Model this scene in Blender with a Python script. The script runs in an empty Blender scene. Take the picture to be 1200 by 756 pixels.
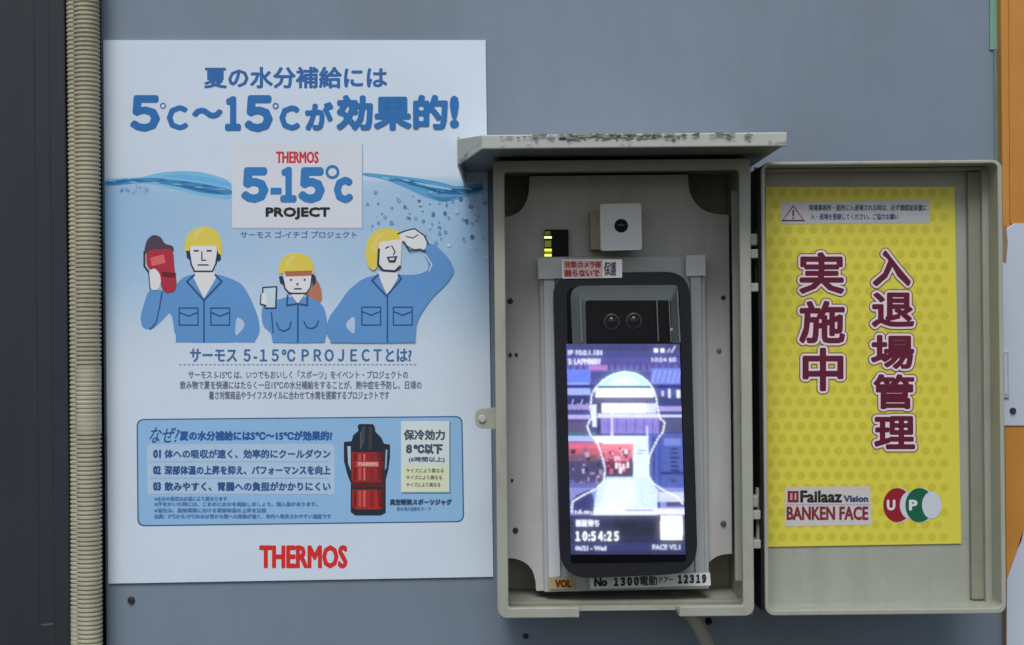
import bpy, bmesh, math, random
import numpy as np
from mathutils import Vector, Matrix

random.seed(4)
C = bpy.context.scene.collection
SC = bpy.context.scene
R = math.radians

# ------------------------------------------------------------------ camera
CAM_D, CAM_Z, FPX, ROLL = 1.10, 1.45, 1667.0, R(0.55)
cam_data = bpy.data.cameras.new('camera')
cam_data.sensor_width = 36.0
cam_data.lens = 36.0 * FPX / 1200.0
cam_data.clip_start = 0.02
cam_data.clip_end = 500.0
cam = bpy.data.objects.new('camera', cam_data)
C.objects.link(cam)
ca, sa = math.cos(ROLL), math.sin(ROLL)
cam.matrix_world = Matrix(((ca, sa, 0, 0), (0, 0, -1, -CAM_D), (-sa, ca, 0, CAM_Z), (0, 0, 0, 1)))
SC.camera = cam

# ------------------------------------------------------------------ light
SUN_EL, SUN_AZ = R(52), R(-8)          # azimuth measured from the wall normal towards the right
world = bpy.data.worlds.new('World')
SC.world = world
world.use_nodes = True
wn = world.node_tree.nodes
sky = wn.new('ShaderNodeTexSky')
sky.sky_type = 'NISHITA'
sky.sun_disc = False
sky.sun_elevation = SUN_EL
sky.sun_rotation = math.pi - SUN_AZ
sky.dust_density = 3.0
sky.air_density = 1.2
world.node_tree.links.new(sky.outputs[0], wn['Background'].inputs[0])
wn['Background'].inputs[1].default_value = 0.08
sun_data = bpy.data.lights.new('sun', 'SUN')
sun_data.energy = 1.5
sun_data.angle = R(28)
sun_data.color = (0.93, 0.98, 1.04)
sun = bpy.data.objects.new('sun', sun_data)
C.objects.link(sun)
sdir = Vector((math.sin(SUN_AZ) * math.cos(SUN_EL), -math.cos(SUN_AZ) * math.cos(SUN_EL), math.sin(SUN_EL)))
sun.rotation_euler = sdir.to_track_quat('Z', 'Y').to_euler()
SC.view_settings.view_transform = 'Standard'
SC.view_settings.look = 'None'
SC.view_settings.gamma = 1.0
SC.view_settings.use_curve_mapping = False
SC.view_settings.exposure = 0.1


# ------------------------------------------------------------------ measuring
def W(px, py, d=0.0):
    """A point of the photograph, on the plane standing d metres out from the wall."""
    k = (CAM_D - d) / FPX
    u, v = (px - 600) * k, (378 - py) * k
    return Vector((u * ca + v * sa, -d, CAM_Z - u * sa + v * ca))


def box_at(x0, y0, x1, y1, d):
    """Upright world rectangle (X0, X1, Z0, Z1) from its extent in the photograph."""
    c = W((x0 + x1) / 2, (y0 + y1) / 2, d)
    k = (CAM_D - d) / FPX
    hw, hh = (x1 - x0) / 2 * k, (y1 - y0) / 2 * k
    return c.x - hw, c.x + hw, c.z - hh, c.z + hh


def lin(c):
    return tuple(((v / 255) / 12.92 if v <= 10 else ((v / 255 + 0.055) / 1.055) ** 2.4) for v in c) + (1.0,)


# ------------------------------------------------------------------ materials
def new_mat(name):
    m = bpy.data.materials.new(name)
    m.use_nodes = True
    return m, m.node_tree.nodes, m.node_tree.links, m.node_tree.nodes['Principled BSDF']


def paint(name, col, rough=0.5, var=0.12, scale=9.0, bump=0.0, bscale=400, metal=0.0, coat=0.0, dirt=None, dirt_scale=(20, 20, 20), dirt_lo=0.55, dirt_hi=0.75, dirt_amt=0.6, spec=0.5):
    m, n, l, b = new_mat(name)
    tc = n.new('ShaderNodeTexCoord')
    no = n.new('ShaderNodeTexNoise')
    no.inputs['Scale'].default_value = scale
    no.inputs['Detail'].default_value = 8
    no.inputs['Roughness'].default_value = 0.65
    l.new(tc.outputs['Object'], no.inputs['Vector'])
    mr = n.new('ShaderNodeMapRange')
    mr.inputs[1].default_value, mr.inputs[2].default_value = 0.3, 0.7
    mr.inputs[3].default_value, mr.inputs[4].default_value = 1 - var, 1 + var
    l.new(no.outputs[0], mr.inputs[0])
    mx = n.new('ShaderNodeVectorMath')
    mx.operation = 'SCALE'
    mx.inputs[0].default_value = col[:3]
    l.new(mr.outputs[0], mx.inputs[3])
    out = mx.outputs[0]
    if dirt:
        mp = n.new('ShaderNodeMapping')
        mp.inputs['Scale'].default_value = dirt_scale
        l.new(tc.outputs['Object'], mp.inputs[0])
        n2 = n.new('ShaderNodeTexNoise')
        n2.inputs['Scale'].default_value = 1.0
        n2.inputs['Detail'].default_value = 10
        n2.inputs['Roughness'].default_value = 0.7
        l.new(mp.outputs[0], n2.inputs['Vector'])
        r2 = n.new('ShaderNodeMapRange')
        r2.inputs[1].default_value, r2.inputs[2].default_value = dirt_lo, dirt_hi
        r2.inputs[3].default_value, r2.inputs[4].default_value = 0, dirt_amt
        l.new(n2.outputs[0], r2.inputs[0])
        mm = n.new('ShaderNodeMix')
        mm.data_type = 'RGBA'
        l.new(r2.outputs[0], mm.inputs[0])
        l.new(out, mm.inputs[6])
        mm.inputs[7].default_value = tuple(dirt[:3]) + (1,)
        out = mm.outputs[2]
    l.new(out, b.inputs['Base Color'])
    b.inputs['Roughness'].default_value = rough
    b.inputs['Metallic'].default_value = metal
    b.inputs['Coat Weight'].default_value = coat
    b.inputs['Specular IOR Level'].default_value = spec
    if bump:
        n3 = n.new('ShaderNodeTexNoise')
        n3.inputs['Scale'].default_value = bscale
        n3.inputs['Detail'].default_value = 4
        l.new(tc.outputs['Object'], n3.inputs['Vector'])
        bp = n.new('ShaderNodeBump')
        bp.inputs['Strength'].default_value = bump
        bp.inputs['Distance'].default_value = 0.0006
        l.new(n3.outputs[0], bp.inputs['Height'])
        l.new(bp.outputs[0], b.inputs['Normal'])
    return m


def ink(name, rough=0.45, bump=0.0, spec=0.4):
    """Flat print: the colours are those of the ink on the paper."""
    m, n, l, b = new_mat(name)
    a = n.new('ShaderNodeAttribute')
    a.attribute_name = 'Col'
    tc = n.new('ShaderNodeTexCoord')
    no = n.new('ShaderNodeTexNoise')
    no.inputs['Scale'].default_value = 600
    no.inputs['Detail'].default_value = 3
    l.new(tc.outputs['Object'], no.inputs['Vector'])
    mr = n.new('ShaderNodeMapRange')
    mr.inputs[3].default_value, mr.inputs[4].default_value = 0.97, 1.03
    l.new(no.outputs[0], mr.inputs[0])
    mx = n.new('ShaderNodeVectorMath')
    mx.operation = 'SCALE'
    l.new(a.outputs['Color'], mx.inputs[0])
    l.new(mr.outputs[0], mx.inputs[3])
    l.new(mx.outputs[0], b.inputs['Base Color'])
    b.inputs['Roughness'].default_value = rough
    b.inputs['Specular IOR Level'].default_value = spec
    if bump:
        n3 = n.new('ShaderNodeTexNoise')
        n3.inputs['Scale'].default_value = 7
        n3.inputs['Detail'].default_value = 2
        l.new(tc.outputs['Object'], n3.inputs['Vector'])
        bp = n.new('ShaderNodeBump')
        bp.inputs['Strength'].default_value = bump
        bp.inputs['Distance'].default_value = 0.01
        l.new(n3.outputs[0], bp.inputs['Height'])
        l.new(bp.outputs[0], b.inputs['Normal'])
    return m


def screen_mat(name, strength):
    m, n, l, b = new_mat(name)
    a = n.new('ShaderNodeAttribute')
    a.attribute_name = 'Col'
    tc = n.new('ShaderNodeTexCoord')
    no = n.new('ShaderNodeTexNoise')
    no.inputs['Scale'].default_value = 260
    no.inputs['Detail'].default_value = 5
    no.inputs['Roughness'].default_value = 0.8
    l.new(tc.outputs['Object'], no.inputs['Vector'])
    mr = n.new('ShaderNodeMapRange')
    mr.inputs[1].default_value, mr.inputs[2].default_value = 0.3, 0.7
    mr.inputs[3].default_value, mr.inputs[4].default_value = 0.94, 1.05
    l.new(no.outputs[0], mr.inputs[0])
    mx = n.new('ShaderNodeVectorMath')
    mx.operation = 'SCALE'
    l.new(a.outputs['Color'], mx.inputs[0])
    l.new(mr.outputs[0], mx.inputs[3])
    b.inputs['Base Color'].default_value = (0.01, 0.01, 0.012, 1)
    b.inputs['Roughness'].default_value = 0.12
    l.new(mx.outputs[0], b.inputs['Emission Color'])
    b.inputs['Emission Strength'].default_value = strength
    return m


M = {}
M['wall'] = paint('painted_steel_sheet', (0.215, 0.275, 0.345), rough=0.42, var=0.05, scale=5, bump=0.12, bscale=260,
                  dirt=(0.185, 0.22, 0.255), dirt_scale=(9, 9, 2.5), dirt_lo=0.45, dirt_hi=0.75, dirt_amt=0.7)
M['ground'] = paint('asphalt', (0.06, 0.06, 0.058), rough=0.9, var=0.3, scale=40, bump=0.6, bscale=120)
M['column'] = paint('dark_painted_steel', (0.030, 0.035, 0.044), rough=0.5, var=0.12, scale=6, bump=0.1, spec=0.35,
                    dirt=(0.045, 0.05, 0.055), dirt_scale=(60, 60, 3), dirt_lo=0.4, dirt_hi=0.9, dirt_amt=0.5)
M['conduit'] = paint('beige_conduit_plastic', (0.50, 0.47, 0.34), rough=0.55, var=0.16, scale=30,
                     dirt=(0.16, 0.16, 0.13), dirt_scale=(30, 30, 12), dirt_lo=0.5, dirt_hi=0.72, dirt_amt=0.45)
M['box'] = paint('beige_box_plastic', (0.42, 0.43, 0.355), rough=0.48, var=0.07, scale=14, bump=0.15, bscale=700,
                 dirt=(0.22, 0.21, 0.16), dirt_scale=(45, 45, 12), dirt_lo=0.5, dirt_hi=0.7, dirt_amt=0.42)
M['hood'] = paint('weathered_hood_paint', (0.52, 0.54, 0.49), rough=0.5, var=0.07, scale=14, bump=0.15, bscale=700,
                  dirt=(0.10, 0.11, 0.09), dirt_scale=(55, 30, 130), dirt_lo=0.56, dirt_hi=0.68, dirt_amt=0.75)
M['plate'] = paint('grey_mounting_plate', (0.57, 0.57, 0.56), rough=0.4, var=0.08, scale=12, bump=0.1, bscale=500, metal=0.0,
                   dirt=(0.38, 0.36, 0.34), dirt_scale=(28, 28, 5), dirt_lo=0.45, dirt_hi=0.75, dirt_amt=0.5)
M['bracket'] = paint('brushed_bracket_steel', (0.50, 0.54, 0.55), rough=0.35, var=0.06, scale=20, metal=0.1)
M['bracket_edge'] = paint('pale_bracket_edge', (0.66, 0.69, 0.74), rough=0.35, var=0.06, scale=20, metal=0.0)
M['black_body'] = paint('black_terminal_plastic', (0.014, 0.016, 0.022), rough=0.45, var=0.15, scale=30, spec=0.3)
M['black_gloss'] = paint('black_front_glass', (0.004, 0.004, 0.007), rough=0.12, var=0.1, scale=30, spec=0.2)
M['lens'] = paint('dark_lens_glass', (0.006, 0.007, 0.012), rough=0.07, var=0.1, scale=30, spec=0.45)
M['lens_ring'] = paint('dark_grey_lens_ring', (0.035, 0.037, 0.042), rough=0.3, var=0.1, scale=60)
M['white_plastic'] = paint('white_sensor_plastic', (0.80, 0.82, 0.82), rough=0.4, var=0.03, scale=30)
M['cream'] = paint('cream_foam_pad', (0.52, 0.42, 0.33), rough=0.8, var=0.1, scale=60)
M['dark'] = paint('dark_rubber_and_shade', (0.012, 0.012, 0.014), rough=0.6, var=0.2, scale=60, spec=0.2)  # dark small parts, and the shade put into two gaps
M['tape'] = paint('white_cloth_tape', (0.76, 0.79, 0.80), rough=0.6, var=0.06, scale=60, bump=0.3, bscale=1500)
M['screw'] = paint('worn_screw_steel', (0.25, 0.25, 0.24), rough=0.3, var=0.2, scale=200, metal=0.8)
M['rust'] = paint('rusty_screw_steel', (0.045, 0.042, 0.05), rough=0.6, var=0.3, scale=200, metal=0.3)
M['cable'] = paint('grey_beige_cable_jacket', (0.46, 0.44, 0.37), rough=0.5, var=0.1, scale=40)
M['tray'] = paint('beige_tray_plastic', (0.37, 0.39, 0.33), rough=0.5, var=0.08, scale=12, bump=0.15, bscale=700,
                  dirt=(0.22, 0.22, 0.17), dirt_scale=(45, 45, 10), dirt_lo=0.5, dirt_hi=0.72, dirt_amt=0.4)
M['gasket'] = paint('olive_gasket_rubber', (0.26, 0.265, 0.20), rough=0.7, var=0.1, scale=30)
M['orange'] = paint('orange_board_paint', (0.62, 0.27, 0.045), rough=0.5, var=0.1, scale=14, bump=0.1,
                    dirt=(0.42, 0.16, 0.03), dirt_scale=(40, 40, 6), dirt_lo=0.5, dirt_hi=0.8, dirt_amt=0.5)
M['mint'] = paint('mint_green_tape', (0.20, 0.40, 0.29), rough=0.6, var=0.12, scale=30)
M['palepaint'] = paint('pale_blue_white_plastic', (0.60, 0.66, 0.76), rough=0.4, var=0.05, scale=20)
M['ink'] = ink('printed_ink', rough=0.38, bump=0.35)
M['ink_matte'] = ink('matte_printed_ink', rough=0.6)
M['screen'] = screen_mat('lit_display', 1.15)
M['led'] = screen_mat('lit_status_bars', 1.3)
m, n, l, b = new_mat('clear_smoked_plastic')
b.inputs['Base Color'].default_value = (0.24, 0.28, 0.28, 1)
b.inputs['Roughness'].default_value = 0.2
b.inputs['Alpha'].default_value = 0.5
M['clear'] = m
m, n, l, b = new_mat('clear_window_plastic')
b.inputs['Base Color'].default_value = (0.3, 0.33, 0.35, 1)
b.inputs['Roughness'].default_value = 0.05
b.inputs['Alpha'].default_value = 0.03
b.inputs['Specular IOR Level'].default_value = 0.2
M['clear_thin'] = m

# ------------------------------------------------------------------ object helpers
ORG = {}


def link(name, me, parent=None, origin=None):
    """Link a world-space mesh as one object, its origin moved to its own middle."""
    if origin is None:
        if len(me.vertices):
            xs = [v.co for v in me.vertices]
            lo = Vector((min(c.x for c in xs), min(c.y for c in xs), min(c.z for c in xs)))
            hi = Vector((max(c.x for c in xs), max(c.y for c in xs), max(c.z for c in xs)))
            origin = (lo + hi) / 2
        else:
            origin = Vector((0, 0, 0))
    me.transform(Matrix.Translation(-origin))
    o = bpy.data.objects.new(name, me)
    C.objects.link(o)
    if parent is not None:
        o.parent = parent
        o.location = origin - ORG[parent.name]
    else:
        o.location = origin
    ORG[o.name] = origin.copy()
    return o


def from_bm(name, bm, mat, parent=None, smooth=False, bevel=0.0, segs=2):
    bmesh.ops.recalc_face_normals(bm, faces=bm.faces[:])
    me = bpy.data.meshes.new(name)
    bm.to_mesh(me)
    bm.free()
    me.materials.append(M[mat] if isinstance(mat, str) else mat)
    if smooth:
        for p in me.polygons:
            p.use_smooth = True
    o = link(name, me, parent)
    if bevel:
        md = o.modifiers.new('bevel', 'BEVEL')
        md.width = bevel
        md.segments = segs
        md.limit_method = 'ANGLE'
        md.angle_limit = R(40)
    return o


def tag(o, label, cat, group=None, kind=None):
    if label:
        o['label'] = label
    if cat:
        o['category'] = cat
    if group:
        o['group'] = group
    if kind:
        o['kind'] = kind
    return o


def add_box(bm, x0, x1, y0, y1, z0, z1):
    vs = [bm.verts.new((x, y, z)) for x in (x0, x1) for y in (y0, y1) for z in (z0, z1)]
    for f in ((0, 1, 3, 2), (4, 6, 7, 5), (0, 4, 5, 1), (2, 3, 7, 6), (0, 2, 6, 4), (1, 5, 7, 3)):
        bm.faces.new([vs[i] for i in f])


def add_prism(bm, pts, y_front, y_back):
    """pts: list of (x, z); a slab between two y planes (front is the smaller y)."""
    f = [bm.verts.new((x, y_front, z)) for x, z in pts]
    k = [bm.verts.new((x, y_back, z)) for x, z in pts]
    a = bm.faces.new(f)
    c = bm.faces.new(k[::-1])
    for i in range(len(pts)):
        j = (i + 1) % len(pts)
        bm.faces.new((f[i], k[i], k[j], f[j]))
    bmesh.ops.triangulate(bm, faces=[a, c])


def px_pts(pts, d):
    return [(W(x, y, d).x, W(x, y, d).z) for x, y in pts]


def rounded(pts, r, n=6):
    """Round the corners of a convex px polygon; r may be one radius or a list."""
    out = []
    N = len(pts)
    for i, p in enumerate(pts):
        rr = r[i] if isinstance(r, (list, tuple)) else r
        p = Vector(p)
        a = Vector(pts[i - 1]) - p
        c = Vector(pts[(i + 1) % N]) - p
        if rr <= 0:
            out.append((p.x, p.y))
            continue
        a.normalize(); c.normalize()
        p0, p1 = p + a * rr, p + c * rr
        for k in range(n + 1):
            t = k / n
            q = p0 * (1 - t) ** 2 + p * 2 * t * (1 - t) + p1 * t * t
            # pull the quadratic towards a circular arc
            mid = p + (a + c) * rr * (1 - 0.7071)
            out.append((q.x, q.y))
    return out


def slab(name, pts, d_front, thick, mat, parent=None, bevel=0.0, smooth=False):
    bm = bmesh.new()
    add_prism(bm, px_pts(pts, d_front), -d_front, -(d_front - thick))
    return from_bm(name, bm, mat, parent, smooth, bevel)


def rect(x0, y0, x1, y1):
    return [(x0, y0), (x1, y0), (x1, y1), (x0, y1)]


def circle(cx, cy, r, n=20, ry=None, a0=0, a1=360):
    ry = r if ry is None else ry
    full = (a1 - a0) >= 360
    m = n if full else n + 1
    return [(cx + r * math.cos(R(a0 + (a1 - a0) * i / n)), cy - ry * math.sin(R(a0 + (a1 - a0) * i / n))) for i in range(m)]


def cyl(bm, c, r, y0, y1, n=20, r1=None):
    r1 = r if r1 is None else r1
    a = [bm.verts.new((c[0] + r * math.cos(2 * math.pi * i / n), y0, c[1] + r * math.sin(2 * math.pi * i / n))) for i in range(n)]
    b_ = [bm.verts.new((c[0] + r1 * math.cos(2 * math.pi * i / n), y1, c[1] + r1 * math.sin(2 * math.pi * i / n))) for i in range(n)]
    bm.faces.new(a)
    bm.faces.new(b_[::-1])
    for i in range(n):
        j = (i + 1) % n
        bm.faces.new((a[i], b_[i], b_[j], a[j]))


def disc(name, px, py, rpx, d, thick, mat, parent=None, n=24, bevel=0.0, r1=1.0):
    bm = bmesh.new()
    w = W(px, py, d)
    r = rpx * (CAM_D - d) / FPX
    cyl(bm, (w.x, w.z), r * r1, -d, -(d - thick), n, r)
    return from_bm(name, bm, mat, parent, bevel=bevel)


def dome(name, px, py, rpx, d, h, mat, parent):
    bm = bmesh.new()
    w = W(px, py, d)
    r = rpx * (CAM_D - d) / FPX
    prev, n = None, 28
    for k in range(7):
        t = math.pi / 2 * k / 6
        rr, y = r * math.cos(t), -d - h * math.sin(t)
        if k == 6:
            top = bm.verts.new((w.x, y, w.z))
            for i in range(n):
                bm.faces.new((prev[i], prev[(i + 1) % n], top))
        else:
            ring = [bm.verts.new((w.x + rr * math.cos(2 * math.pi * i / n), y, w.z + rr * math.sin(2 * math.pi * i / n))) for i in range(n)]
            if prev:
                for i in range(n):
                    bm.faces.new((prev[i], prev[(i + 1) % n], ring[(i + 1) % n], ring[i]))
            prev = ring
    return from_bm(name, bm, mat, parent, smooth=True)


# ------------------------------------------------------------------ lettering
_glyph = {}


WIDE = {c: chr(ord(c) + 0xFEE0) for c in '0123456789ABCDEFGHIJKLMNOPQRSTUVWXYZ'}


def wide(s):
    return ''.join(WIDE.get(c, c) for c in s)


def glyphs(s):
    """Triangles of a line of text in its own units, taken from Blender's built-in font."""
    if s in _glyph:
        return _glyph[s]
    cu = bpy.data.curves.new('lettering', 'FONT')
    cu.body = s
    cu.resolution_u = 2
    cu.fill_mode = 'FRONT'
    ob = bpy.data.objects.new('lettering', cu)
    C.objects.link(ob)
    bpy.context.view_layer.update()
    dg = bpy.context.evaluated_depsgraph_get()
    me = bpy.data.meshes.new_from_object(ob.evaluated_get(dg))
    vs = [(v.co.x, v.co.y) for v in me.vertices]
    fs = [tuple(p.vertices) for p in me.polygons]
    bpy.data.objects.remove(ob)
    bpy.data.curves.remove(cu)
    bpy.data.meshes.remove(me)
    _glyph[s] = (vs, fs)
    return vs, fs


class Print:
    """A flat print built up of thin ink layers; every call lies a hair above the one before."""
    STEP = 1.2e-5

    def __init__(self, d, gain=(1.0, 1.0, 1.0)):
        self.d, self.gain = d, gain
        self.v, self.f, self.c, self.px = [], [], [], []

    def up(self, k=1):
        self.d += self.STEP * k

    def _add(self, pts, faces, col):
        b0 = len(self.v)
        self.px += list(pts)
        self.v += [tuple(W(x, y, self.d)) for x, y in pts]
        for f in faces:
            self.f.append([b0 + i for i in f])
            if self.gain[0] == 1.0:
                self.c.append(col)
            else:
                q_ = [a * g_ for a, g_ in zip(col[:3], self.gain)]
                k_ = min(1.0, 0.88 / max(q_))
                self.c.append(tuple(v * k_ for v in q_) + (1.0,))

    def poly(self, col, pts, up=True):
        if up:
            self.up()
        bm = bmesh.new()
        vs = [bm.verts.new((x, y, 0)) for x, y in pts]
        f = bm.faces.new(vs)
        bmesh.ops.triangulate(bm, faces=[f])
        bm.verts.index_update()
        bm.verts.ensure_lookup_table()
        p = [(v.co.x, v.co.y) for v in bm.verts]
        fs = []
        for f in bm.faces:
            idx = [v.index for v in f.verts]
            a, b_, c_ = (p[i] for i in idx[:3])
            if (b_[0] - a[0]) * (c_[1] - a[1]) - (b_[1] - a[1]) * (c_[0] - a[0]) > 0:
                idx.reverse()
            fs.append(idx)
        bm.free()
        self._add(p, fs, lin(col))

    def soft(self, col, pts, n=2):
        '''A filled shape with its corners rounded off.'''
        for _ in range(n):
            q_ = []
            for i in range(len(pts)):
                a, b_ = pts[i], pts[(i + 1) % len(pts)]
                q_ += [(a[0] * .8 + b_[0] * .2, a[1] * .8 + b_[1] * .2), (a[0] * .2 + b_[0] * .8, a[1] * .2 + b_[1] * .8)]
            pts = q_
        self.poly(col, pts)

    def rect(self, col, x0, y0, x1, y1, up=True):
        self.poly(col, [(x0, y0), (x0, y1), (x1, y1), (x1, y0)], up)

    def line(self, col, pts, w=1.0, closed=False, up=True):
        if up:
            self.up()
        n = len(pts)
        for i in range(n if closed else n - 1):
            a, b_ = Vector(pts[i]), Vector(pts[(i + 1) % n])
            t = b_ - a
            if t.length < 1e-6:
                continue
            t.normalize()
            nn = Vector((-t.y, t.x)) * w / 2
            e = t * w * 0.3
            self.d += self.STEP * 0.2
            self.poly(col, [tuple(a - nn - e), tuple(b_ - nn + e), tuple(b_ + nn + e), tuple(a + nn - e)], up=False)

    def ring(self, col, cx, cy, r, w, n=20):
        self.up()
        o = circle(cx, cy, r, n); i_ = circle(cx, cy, r - w, n)
        fs = [[k, (k + 1) % n, n + (k + 1) % n, n + k] for k in range(n)]
        self._add(o + i_, fs, lin(col))

    def text(self, col, s, x0, y0, x1, y1, bold=0.0, slope=0.0, shear=0.0, copies=6):
        if bold >= 0.8:
            copies = max(copies, 14)
        vs, fs = glyphs(s)
        if not vs:
            return
        ax, bx = min(v[0] for v in vs), max(v[0] for v in vs)
        ay, by = min(v[1] for v in vs), max(v[1] for v in vs)
        sx, sy = (x1 - x0) / max(bx - ax, 1e-6), (y1 - y0) / max(by - ay, 1e-6)
        offs = [(0, 0)]
        if bold:
            offs += [(bold * math.cos(2 * math.pi * k / copies), bold * math.sin(2 * math.pi * k / copies)) for k in range(copies)]
        for ox, oy in offs:
            self.d += self.STEP * 0.4
            pts = []
            for x, y in vs:
                X = x0 + (x - ax) * sx + ox
                Y = y1 - (y - ay) * sy + oy
                X += shear * (y1 - Y)
                Y += slope * (X - x0)
                pts.append((X, Y))
            self._add(pts, fs, lin(col))

    def build(self, name, mat, parent):
        me = bpy.data.meshes.new(name)
        me.from_pydata(self.v, [], self.f)
        at = me.color_attributes.new('Col', 'FLOAT_COLOR', 'CORNER')
        i = 0
        flat = []
        for f, c in zip(self.f, self.c):
            flat += list(c) * len(f)
        at.data.foreach_set('color', flat)
        me.materials.append(M[mat])
        return link(name, me, parent)


def soft_picture(p, name, mat, parent, d, quad, nx, ny, blur=1.0, grain=0.0, glow=0.0, sat=1.0):
    """A camera picture: the layers of p resolved into a fine sheet of coloured cells, a little out of focus."""
    (x00, y00), (x10, y10), (x11, y11), (x01, y01) = quad
    s_, t_ = np.meshgrid(np.linspace(0, 1, nx), np.linspace(0, 1, ny))
    X = (x00 * (1 - s_) + x10 * s_) * (1 - t_) + (x01 * (1 - s_) + x11 * s_) * t_
    Y = (y00 * (1 - s_) + y10 * s_) * (1 - t_) + (y01 * (1 - s_) + y11 * s_) * t_
    img = np.zeros((ny, nx, 3))
    xa, xb, ya, yb = X.min(), X.max(), Y.min(), Y.max()
    for f, c in zip(p.f, p.c):
        P = [p.px[i] for i in f]
        for k in range(1, len(P) - 1):
            a, b_, c_ = P[0], P[k], P[k + 1]
            lo_y, hi_y = min(a[1], b_[1], c_[1]), max(a[1], b_[1], c_[1])
            lo_x, hi_x = min(a[0], b_[0], c_[0]), max(a[0], b_[0], c_[0])
            j0, j1 = int((lo_y - ya) / (yb - ya) * ny) - 1, int((hi_y - ya) / (yb - ya) * ny) + 2
            i0, i1 = int((lo_x - xa - 7) / (xb - xa) * nx) - 1, int((hi_x - xa + 7) / (xb - xa) * nx) + 2
            j0, j1, i0, i1 = max(0, j0), min(ny, j1), max(0, i0), min(nx, i1)
            if j0 >= j1 or i0 >= i1:
                continue
            x, y = X[j0:j1, i0:i1], Y[j0:j1, i0:i1]
            e = [(q1[0] - q0[0]) * (y - q0[1]) - (q1[1] - q0[1]) * (x - q0[0]) for q0, q1 in ((a, b_), (b_, c_), (c_, a))]
            inside = ((e[0] >= 0) & (e[1] >= 0) & (e[2] >= 0)) | ((e[0] <= 0) & (e[1] <= 0) & (e[2] <= 0))
            img[j0:j1, i0:i1][inside] = c[:3]

    def soften(a, sg):
        n = int(3 * sg) + 1
        k = np.exp(-0.5 * (np.arange(-n, n + 1) / sg) ** 2)
        k /= k.sum()
        for ax in (0, 1):
            pad = [(0, 0)] * 3
            pad[ax] = (n, n)
            b_ = np.pad(a, pad, mode='edge')
            a = sum(k[q_] * np.take(b_, range(q_, q_ + a.shape[ax]), axis=ax) for q_ in range(2 * n + 1))
        return a
    img = soften(img, blur)
    if glow:
        img = img + glow * soften(np.clip(img - 0.35, 0, None), 7.0)
    rg = np.random.RandomState(5)
    if grain:
        g1 = soften(rg.normal(0, 1, (ny, nx, 1)), 1.3) * 2.6
        g2 = soften(rg.normal(0, 1, (ny, nx, 3)), 2.6) * 4.2
        img = img * (1 + grain * (g1 + 0.6 * g2))
    lum = (img @ np.array([0.25, 0.55, 0.2]))[..., None]
    img = np.clip(lum + sat * (img - lum), 0, 1)
    co = [tuple(W(X[j, i], Y[j, i], d)) for j in range(ny) for i in range(nx)]
    fs = [(j * nx + i, (j + 1) * nx + i, (j + 1) * nx + i + 1, j * nx + i + 1) for j in range(ny - 1) for i in range(nx - 1)]
    me = bpy.data.meshes.new(name)
    me.from_pydata(co, [], fs)
    at = me.color_attributes.new('Col', 'FLOAT_COLOR', 'POINT')
    at.data.foreach_set('color', np.concatenate([img, np.ones((ny, nx, 1))], axis=2).astype(np.float32).ravel())
    me.materials.append(M[mat])
    return link(name, me, parent)


# ================================================================== THE SETTING
bm = bmesh.new()
g = 60.0
vs = [bm.verts.new(p) for p in ((-g, -g, 0), (g, -g, 0), (g, g, 0), (-g, g, 0))]
bm.faces.new(vs)
tag(from_bm('ground', bm, 'ground'), 'dark asphalt ground in front of the wall', None, kind='structure')

bm = bmesh.new()
add_box(bm, W(120.2, 378, 0.0).x, 2.8, 0.0, 0.06, 0.004, 2.9)
tag(from_bm('wall', bm, 'wall', bevel=0.002), 'blue grey painted steel wall panel behind the poster and the open box', 'wall')

# dark frame of the doorway at the left
X0, X1 = W(-420, 378, 0.004).x, W(79.5, 378, 0.004).x
bm = bmesh.new()
add_box(bm, X0, X1, -0.004, 0.0298, 0.004, 2.88)
post = tag(from_bm('door_post', bm, 'column', bevel=0.0015), 'wide dark slate steel post beside the ribbed beige conduits', 'post')
for xa, xb in ((58, 60.5), (41.5, 43.0)):
    a, c = W(xa, 378, 0.005).x, W(xb, 378, 0.005).x
    bm = bmesh.new()
    add_box(bm, a, c, -0.00435, -0.00398, 0.006, 2.87)
    from_bm('ridge', bm, 'column', post, bevel=0.0003)
bm = bmesh.new()
add_box(bm, X1 - 0.02, W(120.2, 378, 0.0).x - 0.0003, 0.030, 0.034, 0.004, 2.88)
from_bm('gap_shade_panel', bm, 'dark', post)  # near-black panel added so the gap beside the conduits reads as shade
slab('scratch', [(46, 732), (62, 730), (62, 732.5), (50, 733.5)], 0.0044, 0.0003, paint('scratched_steel', (0.10, 0.105, 0.10), var=0.3, scale=300), post)


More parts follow.
